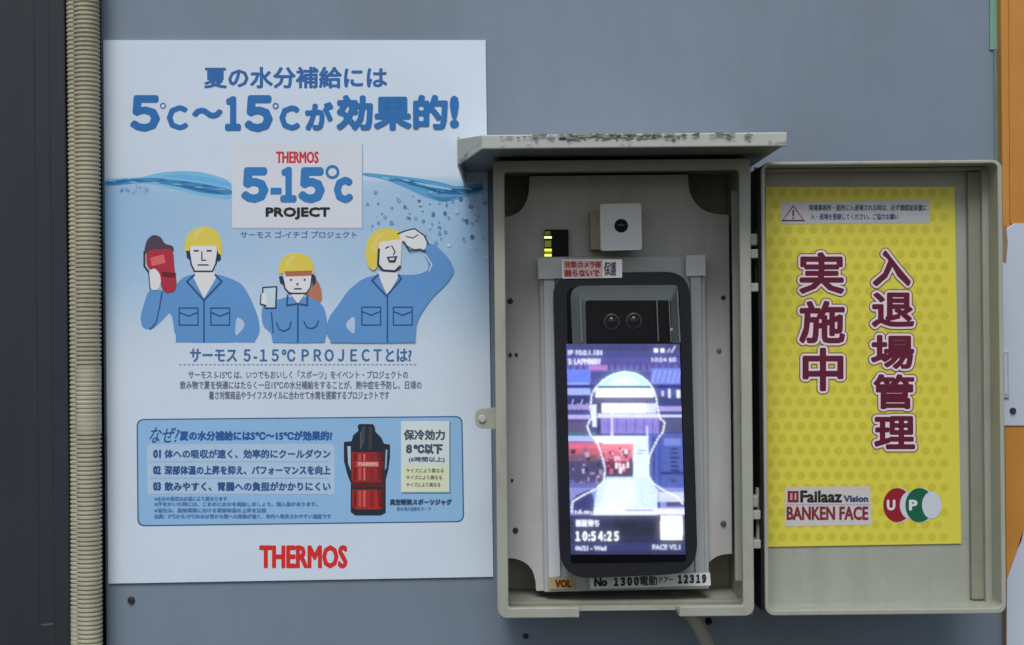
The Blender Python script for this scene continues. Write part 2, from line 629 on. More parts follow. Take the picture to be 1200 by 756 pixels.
# ribbed conduits
def conduit(name, px, rpx, d, label, smooth_zones=(), phase=0.0):
    pitch = 5.15 * (CAM_D - d) / FPX
    r = rpx * (CAM_D - d) / FPX
    cx = W(px, 378, d).x
    bm = bmesh.new()
    n = 28
    prev = None
    z = CAM_Z - 0.42
    i = 0
    rings = []
    while z < CAM_Z + 0.42:
        py = 378 - (z - CAM_Z) * FPX / (CAM_D - d)
        s = 1.0
        for a, c, k in smooth_zones:
            if a < py < c:
                s = k
        j = random.uniform(-0.12, 0.12)
        for t, rr in ((0.0, 0.86), (0.24, 0.86), (0.40, 1.0), (0.82, 1.0)):
            rings.append((z + t * pitch, r * (1 - (1 - rr) * s) * (1 + 0.006 * j)))
        z += pitch * (1 + 0.02 * j)
    for zz, rr in rings:
        wob = 0.0012 * math.sin((zz - CAM_Z) * 5.1 + phase)
        ring = [bm.verts.new((cx + wob + rr * math.cos(2 * math.pi * k / n), -d + rr * math.sin(2 * math.pi * k / n), zz)) for k in range(n)]
        if prev:
            for k in range(n):
                bm.faces.new((prev[k], prev[(k + 1) % n], ring[(k + 1) % n], ring[k]))
        prev = ring
    return tag(from_bm(name, bm, 'conduit', smooth=False), label, 'conduit', group='ribbed conduits running up beside the dark post')


conduit('flexible_conduit', 103.2, 15.0, 0.019, 'thick ribbed beige conduit running up the left edge of the poster', smooth_zones=((424, 442, 0.15), (443, 482, 0.35), (483, 502, 0.1)))
conduit('flexible_conduit', 89.8, 9.8, 0.007, 'thinner ribbed beige conduit half hidden behind the thick one, against the dark post', smooth_zones=((705, 760, 0.2),), phase=1.0)

# ================================================================== POSTER
TL, TR, BR, BL = Vector((121, 47)), Vector((569, 47)), Vector((578, 676)), Vector((127, 684))


def ss(a, b_, x):
    t = min(1, max(0, (x - a) / (b_ - a)))
    return t * t * (3 - 2 * t)


def paper_col(x, y):
    top = Vector((222, 235, 248))
    w = ss(208, 222, y + 4 * math.sin(x / 60.0)) * (1 - ss(270, 440, y))
    side = 0.62 + 0.38 * abs((x - 350) / 220.0) ** 1.2
    c = top.lerp(Vector((158, 200, 236)), w * side * 0.88)
    return lin(c)


DP = 0.0020
PG = (1.3, 1.32, 1.3)       # the inks as they are, not as the dull day shows them
NX, NY = 40, 60
me_v, me_f = [], []
cols = []
for j in range(NY + 1):
    for i in range(NX + 1):
        s, t = i / NX, j / NY
        p = TL.lerp(TR, s).lerp(BL.lerp(BR, s), t)
        me_v.append(tuple(W(p.x, p.y, DP)))
        cols.append(paper_col(p.x, p.y))
for j in range(NY):
    for i in range(NX):
        a = j * (NX + 1) + i
        me_f.append((a, a + NX + 1, a + NX + 2, a + 1))
nb = len(me_v)
edge = [(j * (NX + 1)) for j in range(NY + 1)] + [NY * (NX + 1) + i for i in range(1, NX + 1)] + \
       [j * (NX + 1) + NX for j in range(NY - 1, -1, -1)] + [i for i in range(NX - 1, 0, -1)]
for e in edge:
    x, y, z = me_v[e]
    me_v.append((x, -0.0004, z))
    cols.append(lin((215, 220, 230)))
for k in range(len(edge)):
    k2 = (k + 1) % len(edge)
    me_f.append((edge[k], nb + k, nb + k2, edge[k2]))
me = bpy.data.meshes.new('poster')
me.from_pydata(me_v, [], me_f)
at = me.color_attributes.new('Col', 'FLOAT_COLOR', 'POINT')
at.data.foreach_set('color', [q for c in cols for q in c])
me.materials.append(M['ink'])
poster = tag(link('poster', me), 'white and pale blue Japanese drinking poster with three cartoon workers, taped flat on the wall', 'poster')

BLUE = (38, 104, 166)
p = Print(DP + 5e-5, PG)
p.text((44, 98, 160), '夏の水分補給には', 240, 79, 453, 103, bold=0.9)
p.text(BLUE, wide('5'), 155, 114, 185, 152, bold=2.6)
p.ring(BLUE, 191, 124, 3.6, 1.3)
p.text(BLUE, wide('C'), 197, 125, 219, 151, bold=1.7)
p.text(BLUE, '〜', 227, 128, 259, 137, bold=2.0)
p.text(BLUE, wide('1'), 266, 115, 280, 151, bold=2.4)
p.text(BLUE, wide('5'), 289, 114, 317, 152, bold=2.6)
p.ring(BLUE, 323, 124, 3.6, 1.3)
p.text(BLUE, wide('C'), 329, 125, 350, 151, bold=1.7)
p.text(BLUE, 'が', 359, 121, 389, 151, bold=1.6)
p.text(BLUE, '効果的', 396, 113, 523, 151, bold=1.9)
p.text(BLUE, '!', 529, 114, 536, 148, bold=2.0)
p.build('headline_lettering', 'ink', poster)

# the water line and its bubbles
p = Print(DP + 5e-5, PG)
p.soft((120, 178, 214), [(123, 210), (140, 209), (165, 208), (188, 202), (215, 200), (240, 202), (272, 212), (272, 235), (245, 231), (205, 222), (175, 215), (150, 216), (124, 219)])
p.soft((62, 128, 178), [(123, 212), (150, 210), (180, 208), (205, 211), (230, 214), (272, 222), (272, 229), (240, 227), (205, 218), (170, 213), (140, 217), (123, 218)])
p.soft((98, 172, 216), [(185, 206), (215, 204), (250, 209), (271, 216), (271, 219), (240, 213), (210, 209)])
p.soft((44, 104, 156), [(200, 215), (225, 218), (262, 226), (262, 228), (228, 223)])
p.soft((44, 104, 156), [(126, 212), (160, 210), (175, 210), (150, 213), (128, 216)])
for k in range(16):
    x = 130 + k * 8.6
    y = 212 + 10 * ss(185, 270, x) + 2.2 * math.sin(k * 2.3)
    p.soft(((150, 200, 228), (36, 96, 150), (84, 150, 200))[k % 3], [(x - 7, y), (x, y - 0.8), (x + 8, y + 1.2), (x, y + 0.7)], 1)
p.build('wave_picture', 'ink', poster)
p = Print(DP + 5e-5, PG)
p.soft((84, 150, 192), [(425, 202), (455, 205), (490, 209), (515, 213), (535, 219), (555, 216), (566, 214), (567, 225), (545, 231), (520, 238), (498, 231), (475, 220), (450, 210), (425, 206)])
p.soft((40, 100, 148), [(455, 208), (490, 212), (520, 220), (545, 222), (566, 218), (566, 222), (545, 228), (520, 228), (490, 219)])
p.soft((130, 186, 216), [(480, 212), (505, 216), (530, 221), (528, 223), (500, 219)])
p.soft((60, 120, 166), [(500, 228), (520, 232), (540, 229), (520, 238)])
for k in range(14):
    x = 452 + k * 8
    y = 209 + 15 * ss(450, 530, x) - 3 * ss(535, 565, x) + 2.0 * math.sin(k * 1.9)
    p.soft(((150, 200, 224), (30, 88, 138), (84, 146, 190))[k % 3], [(x - 6, y - 1), (x, y - 1.2), (x + 7, y + 1.2), (x, y + 0.6)], 1)
p.build('wave_picture', 'ink', poster)
p = Print(DP + 1.2e-4, PG)
rnd = random.Random(7)
for k in range(110):
    x, y = rnd.uniform(428, 570), rnd.gauss(258, 28)
    if not 224 < y < 345 or (y > 268 and x < 470) or (y > 290 and x < 540):
        continue
    r = rnd.uniform(0.8, 2.6)
    c = rnd.choice(((84, 138, 178), (112, 160, 196), (200, 216, 232), (64, 112, 156)))
    p.ring(c, x, y, r, r * rnd.uniform(0.4, 0.9), 9)
for k in range(26):
    x, y = rnd.uniform(140, 172), rnd.uniform(216, 226)
    p.poly((120, 165, 205), circle(x, y, rnd.uniform(0.5, 1.3), 7))
p.build('bubble_print', 'ink', poster)['kind'] = 'stuff'

# title card
p = Print(DP + 5e-5, PG)
p.rect((150, 165, 190), 272.5, 169, 425.5, 268.8)
p.rect((224, 227, 236), 272, 167.5, 424, 267)
p.text((196, 48, 58), 'THERMOS', 324, 178, 373, 191, bold=0.6)
c_ = (48, 116, 176)
p.text(c_, wide('5'), 285.5, 199, 311.5, 235, bold=3.2)
p.rect(c_, 317, 220, 330, 228)
p.text(c_, wide('1'), 331, 198, 345, 235, bold=2.6)
p.text(c_, wide('5'), 352.5, 199, 377.5, 235, bold=3.2)
p.ring(c_, 389.5, 201.5, 8.2, 3.2, 24)
p.text(c_, wide('C'), 394, 210, 411, 235, bold=2.9)
p.text((28, 30, 36), 'PROJECT', 312, 243.5, 386, 256.5, bold=0.75)
p.build('title_card', 'ink', poster)

# three cartoon workers
p = Print(DP + 6e-5, PG)
SK, OUT, YEL, BODY, DK = (232, 230, 232), (36, 50, 82), (222, 200, 84), (92, 142, 196), (42, 78, 128)


def pocket(x0, y0, x1, y1):
    p.line(DK, [(x0, y0), (x1, y0), (x1, y1), (x0, y1)], 1.5, closed=True)
    p.line(DK, [(x0, y0 + 5), ((x0 + x1) / 2, y0 + 9.5), (x1, y0 + 5)], 1.6)


# the man at the left
p.soft(BODY, [(227, 321), (214, 325), (204, 336), (193, 340), (174, 340), (170, 352), (164, 372), (167, 385), (178, 387), (189, 377), (201, 364), (206, 402), (270, 402), (281, 401), (298, 402), (305, 390), (303, 372), (294, 350), (284, 333), (270, 326), (253, 321)])
p.rect(BODY, 206, 385, 274, 401.6); p.rect(BODY, 279, 392, 299, 401.6)
p.soft((190, 210, 236), [(277, 369), (289, 380), (275, 397)])
p.line(DK, [(190, 342), (187, 360), (183, 378), (176, 386)], 1.6)
p.poly(SK, [(229, 316), (251, 316), (253, 326), (239, 350), (227, 326)])
p.line(DK, [(228, 322), (219, 330), (239, 352), (260, 330), (252, 322)], 2.2)
p.line(DK, [(239, 350), (239, 401)], 1.8)
pocket(210, 361, 232, 381)
pocket(247, 361, 269, 381)
p.poly(SK, rounded([(222, 286), (255, 286), (253, 319), (225, 319)], [2, 2, 9, 9]))
p.line(OUT, [(222, 296), (224, 310), (228, 318), (249, 318), (253, 309), (255, 296)], 1.8)
p.poly(OUT, [(218, 293), (222, 292), (224, 306), (219, 302)])
p.poly(OUT, [(254, 292), (258, 296), (259, 304), (255, 307)])
p.poly(YEL, [(216, 294), (217, 282), (222, 272), (231, 267), (241, 265), (250, 268), (257, 275), (260, 286), (260, 300), (256, 297), (253, 288), (224, 288), (221, 294)])
p.poly((238, 222, 128), [(226, 274), (233, 269), (240, 268), (234, 274), (229, 283)])
p.rect(OUT, 227, 293, 233, 295); p.rect(OUT, 242, 293, 248, 295)
p.line(OUT, [(236.5, 295), (236.5, 305), (241, 305)], 1.4)
p.line(OUT, [(232, 310.5), (244, 310.5)], 1.5)
# the red flask in his hand
p.soft((74, 62, 78), [(169, 293), (172, 281), (179, 275), (188, 277), (193, 286), (203, 288), (204, 296), (170, 298)])
p.soft((168, 44, 62), [(171, 293), (203, 291), (204, 312), (207, 330), (206, 341), (195, 344), (189, 338), (187, 320), (172, 314)])
p.poly((214, 96, 104), [(176, 302), (192, 298), (194, 308), (178, 312)])
p.poly((106, 28, 40), [(189, 318), (206, 320), (206, 326), (190, 324)])
p.line((60, 40, 56), [(169, 295), (169, 312), (175, 320)], 2.0)
p.soft(SK, [(174, 318), (181, 314), (187, 320), (189, 330), (186, 340), (176, 340)])
p.line(OUT, [(174, 318), (176, 340)], 1.2)
# the woman between them
p.soft((178, 112, 84), [(362, 320), (372, 328), (377, 340), (377, 355), (360, 355), (358, 330)])
p.soft(BODY, [(335, 348), (324, 352), (318, 346), (310, 352), (306, 366), (308, 382), (318, 390), (319, 402), (381, 402), (384, 380), (380, 360), (372, 352), (362, 348)])
p.rect(BODY, 319.5, 385, 381, 401.6)
p.poly(SK, rounded([(332, 316), (367, 316), (365, 343), (335, 343)], [2, 2, 9, 9]))
p.line(OUT, [(331, 326), (334, 338), (339, 344), (359, 344), (364, 337), (366, 322)], 1.8)
p.poly(OUT, [(327, 324), (331, 323), (332, 334), (328, 331)])
p.poly(OUT, [(366, 321), (370, 324), (370, 332), (366, 336)])
p.soft(YEL, [(326, 322), (327, 309), (333, 300), (345, 296), (358, 298), (366, 305), (369, 322), (364, 319), (334, 319)])
p.poly((238, 222, 128), [(334, 306), (342, 300), (348, 299), (341, 308), (337, 316)])
p.poly((168, 104, 74), [(333, 318), (366, 317), (365, 323), (335, 324)])
for x in (341, 357):
    p.poly(OUT, circle(x, 328, 1.3, 8))
p.poly((110, 100, 160), circle(348.5, 333, 1.6, 8))
p.line(OUT, [(345, 338.5), (353, 338.5)], 1.6)
p.poly(SK, [(341, 345), (357, 345), (349, 356)])
p.line(DK, [(337, 346), (336, 358), (349, 356), (360, 358), (360, 346)], 2.0)
p.line(DK, [(349, 356), (349, 401)], 1.7)
p.line(DK, [(324, 378), (327, 386), (333, 388), (339, 385), (341, 377)], 1.5)
p.line(DK, [(356, 377), (360, 384), (366, 385), (371, 382), (373, 376)], 1.5)
p.line(DK, [(318, 366), (320, 390)], 1.4)
p.poly((184, 206, 214), [(308, 338), (324, 337), (323, 361), (311, 361)])
p.line(OUT, [(308, 337), (324, 336), (323, 361), (311, 361), (308, 348)], 1.6, closed=True)
p.poly(SK, [(305, 344), (311, 343), (313, 358), (306, 357)])
p.line(OUT, [(306, 344), (305, 356), (312, 358)], 1.3)
# the man at the right
p.soft(BODY, [(440, 322), (424, 327), (408, 340), (396, 358), (385, 372), (382, 390), (388, 400), (408, 402), (487, 402), (488, 376), (505, 350), (524, 332), (533, 318), (527, 304), (514, 290), (502, 284), (497, 292), (501, 305), (503, 316), (490, 322), (468, 322)])
p.rect(BODY, 417, 385, 487, 401.6); p.rect(BODY, 387, 392, 410, 401.6)
p.soft((190, 210, 236), [(403, 381), (416, 368), (416, 394)])
p.poly(SK, [(444, 318), (466, 318), (466, 326), (454, 347), (445, 326)])
p.line(DK, [(443, 322), (436, 329), (453, 347), (470, 327), (467, 322)], 2.2)
p.line(DK, [(454, 347), (454, 401)], 1.8)
pocket(424, 360, 446, 381)
pocket(461, 360, 483, 381)
p.soft(YEL, [(431, 312), (428, 296), (431, 280), (440, 270), (452, 267), (464, 269), (474, 276), (470, 286), (446, 290), (443, 312), (438, 318)])
p.poly((238, 222, 128), [(434, 288), (440, 277), (449, 272), (443, 282), (438, 298)])
p.poly(SK, rounded([(444, 284), (471, 280), (469, 317), (448, 319), (443, 312)], [3, 3, 7, 7, 3]))
p.line(OUT, [(444, 292), (443, 310), (449, 317), (463, 318), (469, 312)], 2.6)
p.line(OUT, [(452, 291), (456, 289)], 1.6); p.line(OUT, [(459, 288), (463, 295), (461, 299)], 1.4)
p.poly(OUT, [(453, 301), (466, 300), (463, 308), (456, 308)])
p.poly((225, 225, 230), [(456, 302.5), (463, 302), (461, 305), (457, 305)])
p.soft(SK, [(467, 275), (480, 268), (492, 270), (501, 281), (498, 294), (484, 292), (472, 284)])
p.line(OUT, [(466, 274), (477, 270), (486, 268), (497, 276), (502, 286)], 1.6)
p.line(OUT, [(473, 283), (480, 294), (492, 292), (499, 295)], 1.6)
p.line(OUT, [(476, 277), (484, 279), (490, 275)], 1.2)
p.line((210, 222, 236), [(498, 298), (506, 310), (503, 318)], 1.6)
p.build('workers_picture', 'ink', poster)

# the text under the workers
p = Print(DP + 5e-5, PG)
p.text((92, 106, 136), 'サーモス ゴ-イチゴ プロジェクト', 282, 271, 418, 279, bold=0.25)
p.text((66, 104, 154), wide('サーモス 5-15℃ PROJECTとは?'), 223, 409, 482, 424, bold=0.55)
for k in range(56):
    p.rect((84, 108, 146), 210 + k * 5.0, 427.0, 213 + k * 5.0, 428.0, up=False)
GR = (98, 108, 134)
p.text(GR, 'サーモス 5-15℃ は、いつでもおいしく「スポーツ」をイベント・プロジェクトの', 221, 434.5, 478, 444, bold=0.22, copies=4)
p.text(GR, '飲み物で夏を快適にはたらく一日15℃の水分補給をすることが、熱中症を予防し、日頃の', 211, 446.5, 494, 456, bold=0.22, copies=4)
p.text(GR, '暑さ対策商品やライフスタイルに合わせて水筒を提案するプロジェクトです', 245, 458.5, 456, 468, bold=0.22, copies=4)
p.text((206, 46, 44), 'THERMOS', 305, 640, 406, 665, bold=1.25)
p.build('body_lettering', 'ink', poster)

# the blue box
p = Print(DP + 5e-5, PG)
bx = rounded([(160, 491), (542, 487.5), (544, 612), (161, 617)], 9)
p.poly((58, 92, 138), bx)
bx2 = rounded([(161.6, 492.5), (540.6, 489), (542.4, 610.5), (162.6, 615.4)], 8)
p.poly((146, 188, 226), bx2)
p.poly((182, 208, 234), rounded([(172, 521), (392, 520), (392, 580), (173, 581)], 6))
p.text((50, 84, 140), 'なぜ?', 174, 501, 207, 519, bold=0.3, shear=0.25)
p.text((46, 88, 152), '夏の水分補給には5℃〜15℃が効果的?', 211, 505.5, 389, 516, bold=0.7)
TX = (48, 84, 138)
for (y0, num, s) in ((527.5, '01', '体への吸収が速く、効率的にクールダウン'), (546.5, '02', '深部体温の上昇を抑え、パフォーマンスを向上'), (565.5, '03', '飲みやすく、胃腸への負担がかかりにくい')):
    p.text(TX, num, 180, y0, 188, y0 + 9, bold=0.7)
    p.text(TX, s, 193, y0 - 0.5, 387, y0 + 9.5, bold=0.45)
    for k in range(70):
        p.rect((120, 156, 200), 176 + k * 3.0, y0 + 13.2, 177.6 + k * 3.0, y0 + 14, up=False)
SM = (84, 120, 170)
for (y0, xe, s) in ((582, 266, '※水分の吸収は水温により異なります'), (588.2, 372, '※汗をかいた時には、こまめに水分を補給しましょう。個人差があります。'), (595.5, 312, '※当社は、暑熱環境における深部体温の上昇を比較'), (602.5, 388, '出典：5℃から15℃の水は胃から腸への移動が速く、体内へ吸収されやすい温度です')):
    p.text(SM, s, 181, y0, xe, y0 + 5, bold=0.2, copies=4)
p.rect((110, 140, 160), 471, 494.5, 528, 578)
p.rect((206, 216, 214), 470, 493.5, 526.5, 576.5)
p.rect((216, 218, 190), 471, 546, 525.5, 575.5)
p.text((70, 82, 104), '保冷効力', 473.5, 504, 521, 515.5, bold=0.6)
p.text((70, 82, 104), wide('8℃以下'), 476.5, 521, 518, 531.5, bold=0.9)
p.text((84, 96, 116), '(6時間以上)', 479, 535.5, 521, 542, bold=0.3)
for yy, xe in ((549, 520), (557, 518), (565.5, 516)):
    p.text((126, 126, 96), 'サイズにより異なる', 476, yy, xe, yy + 5, bold=0.15, copies=4)
p.text((46, 66, 102), '真空断熱スポーツジャグ', 457, 585, 529, 591.5, bold=0.3)
p.text((90, 120, 160), '飲み頃の温度をキープ', 465, 594, 505, 598, bold=0.1, copies=4)
p.build('blue_panel_print', 'ink', poster)

# the picture of the flask
p = Print(DP + 3e-4, PG)
BK = (36, 44, 56)
p.poly(BK, [(419, 499), (421, 497), (437, 497), (439, 500), (440, 506), (447, 513), (450, 520), (457, 521), (457, 535), (455, 550), (452, 562), (452, 601), (446, 604), (416, 604), (411, 600), (411, 566), (407, 556), (403, 540), (403, 518), (412, 517), (414, 510), (420, 505)])
p.poly((176, 198, 222), [(407, 523), (411, 523), (411, 552), (408, 543)])
p.poly((140, 170, 205), [(452, 527), (454, 527), (453, 548), (451, 551)])
p.poly((66, 70, 78), [(424, 500), (428, 500), (427, 520), (423, 522)])
p.poly((148, 42, 46), [(412, 530), (450, 530), (450, 562), (447, 565), (414, 565), (412, 562)])
p.poly((116, 32, 38), [(442, 530), (450, 530), (450, 562), (443, 564)])
p.poly((196, 100, 96), [(418, 541), (444, 541), (444, 547), (418, 547)])
p.poly((92, 32, 36), [(411, 565), (451, 565), (451, 571), (411, 571)])
p.poly((166, 46, 44), [(413, 574), (450, 574), (450, 594), (445, 597), (417, 597), (413, 594)])
p.poly((116, 32, 38), [(442, 574), (450, 574), (450, 594), (444, 596)])
for (x, w_, c) in ((414.5, 3.0, (108, 28, 34)), (420, 3.4, (188, 78, 76)), (426, 2.0, (206, 112, 106)), (433, 5.0, (140, 38, 42)), (447, 2.4, (92, 26, 30))):
    p.rect(c, x, 532, x + w_, 540); p.rect(c, x, 548, x + w_, 563); p.rect(c, x, 575, x + w_, 594)
p.rect((84, 88, 96), 422, 506, 424, 526); p.rect((58, 62, 70), 432, 500, 436, 527)
p.text((226, 206, 200), 'THERMOS', 420, 542.2, 442, 546, bold=0.15)
p.build('flask_picture', 'ink', poster)

# ================================================================== THE BOX ON THE WALL
DB = 0.100
bX0, bX1, bZ0, bZ1 = box_at(580.5, 187, 881.5, 723.5, DB)
T = 0.0035
NOTCH0, NOTCH1 = W(679, 718, DB).x, W(796, 718, DB).x
Empty = bpy.data.objects.new('equipment_box', None)
C.objects.link(Empty)
Empty.location = ((bX0 + bX1) / 2, 0, bZ0)
ORG[Empty.name] = Empty.location.copy()
box = tag(Empty, 'open beige plastic outdoor box with a flat hood, holding the black face terminal', 'box')
BACK = 0.004
bm = bmesh.new()
add_box(bm, bX0, bX1, -BACK - 0.003, -BACK, bZ0, bZ1)
from_bm('back_panel', bm, 'box', box)
for nm, a in (('left', (bX0, bX0 + T)), ('right', (bX1 - T, bX1))):
    bm = bmesh.new()
    add_box(bm, a[0], a[1], -DB + 0.0062, -BACK - 0.0031, bZ0 + T + 0.0003, bZ1 - T - 0.0003)
    from_bm('side_wall', bm, 'box', box)
bm = bmesh.new()
add_box(bm, bX0 + 0.0001, bX1 - 0.0001, -DB + 0.0062, -BACK - 0.0031, bZ1 - T, bZ1)
from_bm('top_wall', bm, 'box', box)
bm = bmesh.new()
add_box(bm, bX0 + 0.0001, bX1 - 0.0001, -0.076, -BACK - 0.0031, bZ0, bZ0 + T)
add_box(bm, bX0 + 0.0001, NOTCH0, -DB + 0.0062, -0.0761, bZ0, bZ0 + T)
add_box(bm, NOTCH1, bX1 - 0.0001, -DB + 0.0062, -0.0761, bZ0, bZ0 + T)
from_bm('bottom_wall', bm, 'box', box)
# a raised step along the inside of the bottom, and the two side channels
bm = bmesh.new()
add_box(bm, bX0 + T, bX1 - T, -0.074, -0.068, bZ0 + T, bZ0 + T + 0.003)
from_bm('inner_sill', bm, 'gasket', box, bevel=0.0006)
bm = bmesh.new()
add_box(bm, bX1 - T - 0.0055, bX1 - T, -0.074, -0.070, bZ0 + 0.02, bZ1 - 0.02)
from_bm('inner_rail', bm, 'tray', box, bevel=0.0005)

# front rim: one rounded piece for the left, top and right, open between the two feet
rw = 0.0078
def arc(cx, cz, r, a0, a1, n=6):
    return [(cx + r * math.cos(R(a0 + (a1 - a0) * k / n)), cz + r * math.sin(R(a0 + (a1 - a0) * k / n))) for k in range(n + 1)]


ro, ri = 0.0065, 0.0022
outer = [(NOTCH0, bZ0)] + arc(bX0 + ro, bZ0 + ro, ro, 270, 180) + arc(bX0 + 0.002, bZ1 - 0.002, 0.002, 180, 90) + \
    arc(bX1 - 0.002, bZ1 - 0.002, 0.002, 90, 0) + arc(bX1 - ro, bZ0 + ro, ro, 360, 270) + [(NOTCH1, bZ0)]
rb = 0.0072
inner = [(NOTCH0, bZ0 + rb)] + arc(bX0 + rw + ri, bZ0 + rb + ri, ri, 270, 180) + arc(bX0 + rw + ri, bZ1 - rw - ri, ri, 180, 90) + \
    arc(bX1 - rw - ri, bZ1 - rw - ri, ri, 90, 0) + arc(bX1 - rw - ri, bZ0 + rb + ri, ri, 360, 270) + [(NOTCH1, bZ0 + rb)]
bm = bmesh.new()
yf, yb = -DB, -DB + 0.006
layers = []
for y in (yf, yb):
    layers.append(([bm.verts.new((x, y, z)) for x, z in outer], [bm.verts.new((x, y, z)) for x, z in inner]))
(fo, fi), (ko, ki) = layers
n_ = len(outer)
for k in range(n_ - 1):
    bm.faces.new((fo[k], fo[k + 1], fi[k + 1], fi[k]))
    bm.faces.new((ko[k], ki[k], ki[k + 1], ko[k + 1]))
    bm.faces.new((fo[k], ko[k], ko[k + 1], fo[k + 1]))
    bm.faces.new((fi[k], fi[k + 1], ki[k + 1], ki[k]))
for k in (0, n_ - 1):
    bm.faces.new((fo[k], fi[k], ki[k], ko[k]))
from_bm('front_rim', bm, 'box', box, bevel=0.0008)

# mounting plate with its four scooped corners
dpl = 0.046
pX0, pX1 = bX0 + T + 0.0012, bX1 - T - 0.0035
pZ0, pZ1 = bZ0 + T + 0.0055, bZ1 - T - 0.002
s = (CAM_D - dpl) / FPX
def scoop(cx, cz, r, a0, a1, n=12):
    return arc(cx, cz, r, a0, a1, n)


rT, rB = 0.0285, 0.0262
plate_pts = []
plate_pts += [(pX0, pZ0 + rB * 0.98)] + [(pX0, pZ1 - 0.033)]
def q(cx, cz, ax, az, sx_, sz_, n=10, e=2.6):
    """super-ellipse scoop from (cx+sx*ax, cz) to (cx, cz+sz*az)"""
    out = []
    for k in range(n + 1):
        t = math.pi / 2 * k / n
        out.append((cx + sx_ * ax * math.cos(t) ** (2 / e), cz + sz_ * az * math.sin(t) ** (2 / e)))
    return out


TLs = q(pX0, pZ1, 0.0215, 0.030, 1, -1)       # from (right,top) to (left,down)
TRs = q(pX1, pZ1, 0.0300, 0.030, -1, -1)
BLs = q(pX0, pZ0, 0.0235, 0.0245, 1, 1)
BRs = q(pX1, pZ0, 0.0220, 0.0260, -1, 1)
plate_pts = TLs[::-1] + TRs + BRs[::-1] + BLs
bm = bmesh.new()
add_prism(bm, plate_pts, -dpl, -dpl + 0.0016)
plate = from_bm('mounting_plate', bm, 'plate', box, bevel=0.0003)
for (x, y, r, mt) in ((598, 353, 3.6, 'rust'), (848, 349, 3.0, 'rust'), (843, 411, 3.2, 'screw'), (848, 614, 3.8, 'screw'), (604, 622, 3.6, 'rust'), (605, 416, 2.2, 'rust'), (598, 416, 2.4, 'rust'), (600, 563, 1.8, 'rust')):
    disc('screw', x, y, r, dpl + 0.0016, 0.0016, mt, plate, n=14, bevel=0.0003, r1=0.7)

# hood
DH = 0.155
hA = W(563, 158, DH); hB = W(922, 155, DH)
zt = (W(740, 157, DH).z)
zb = (W(740, 173.2, DH).z)
hX0, hX1 = W(564, 166, DH).x, W(922, 163, DH).x
hood = None
bm = bmesh.new()
# slanted top sheet, lip at the front; the left front corner is cut off and folded down
back_l = W(548, 166, 0.02).x - 0.004
xs_cut = W(536, 175, 0.118).x
pl = [(hX0, -DH), (hX1, -DH), (hX1, -0.001), (xs_cut, -0.001), (xs_cut, -0.121)]
for (z0_, z1_) in ((zt - 0.0028, zt),):
    f = [bm.verts.new((x, y, z1_ + (0.010 * (1 - (-y) / DH)))) for x, y in pl]
    k = [bm.verts.new((x, y, z0_ + (0.010 * (1 - (-y) / DH)))) for x, y in pl]
    a = bm.faces.new(f); c = bm.faces.new(k[::-1])
    for i in range(5):
        j = (i + 1) % 5
        bm.faces.new((f[i], k[i], k[j], f[j]))
hood = from_bm('hood', bm, 'hood', box, bevel=0.0008)
bm = bmesh.new()
add_box(bm, hX0, hX1, -DH - 0.0012, -DH + 0.0015, zb, zt + 0.0001)
from_bm('front_lip', bm, 'hood', hood, bevel=0.0008)
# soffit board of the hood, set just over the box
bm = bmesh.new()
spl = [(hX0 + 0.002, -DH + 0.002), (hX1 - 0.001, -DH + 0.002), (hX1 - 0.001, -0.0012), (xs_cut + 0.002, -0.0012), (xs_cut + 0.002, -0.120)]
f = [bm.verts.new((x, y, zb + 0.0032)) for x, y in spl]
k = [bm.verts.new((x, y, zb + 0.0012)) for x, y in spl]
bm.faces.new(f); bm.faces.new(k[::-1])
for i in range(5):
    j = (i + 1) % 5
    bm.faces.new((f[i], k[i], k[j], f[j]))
from_bm('soffit', bm, paint('dark_soffit_paint', (0.15, 0.15, 0.12), var=0.25, scale=25), hood)  # underside coloured darker than the top sheet
# folded corner flap at the left
bm = bmesh.new()
gr = random.Random(11)
p = Print(DH + 0.00125)
for k in range(150):
    x = gr.gauss(715, 34) if k < 105 else gr.uniform(575, 905)
    y = 157.5 + abs(gr.gauss(0, 2.6)) + (730 - x) * 0.008
    if y > 168 or not 572 < x < 915:
        continue
    w_, h_ = gr.uniform(1.5, 6.5), gr.uniform(0.6, 2.4)
    c = gr.choice(((118, 124, 110), (140, 144, 130), (152, 154, 140), (92, 97, 86)))
    p.poly(c, [(x + w_ * math.cos(a_) * gr.uniform(0.6, 1.1), y + h_ * math.sin(a_) * gr.uniform(0.6, 1.1)) for a_ in [-q_ * math.pi / 4 for q_ in range(8)]])
p.build('grime_stain', 'ink_matte', hood)['kind'] = 'stuff'
pA, pB = Vector((hX0 + 0.0002, -DH - 0.001, 0)), Vector((xs_cut, -0.122, 0))
zl = W(534, 194, 0.122).z
ztf = zt + 0.0018
fl = [(pA, zt + 0.0), (pB, ztf), (pB, zl), (pA, zb)]
nrm = Vector((-(pB.y - pA.y), (pB.x - pA.x), 0)).normalized() * 0.0018
if nrm.y > 0:
    nrm = -nrm
f = [bm.verts.new((v.x, v.y, z)) for v, z in fl]
k = [bm.verts.new((v.x - nrm.x, v.y - nrm.y, z)) for v, z in fl]
bm.faces.new(f); bm.faces.new(k[::-1])
for i in range(4):
    j = (i + 1) % 4
    bm.faces.new((f[i], k[i], k[j], f[j]))
from_bm('corner_flap', bm, 'hood', hood, bevel=0.0005)
bm = bmesh.new()
add_prism(bm, [(xs_cut, 0), (xs_cut + 0.0018, 0)] and [(xs_cut, zl), (xs_cut + 0.0016, zl), (xs_cut + 0.0016, ztf + 0.002), (xs_cut, ztf + 0.002)], -0.121, -0.002)
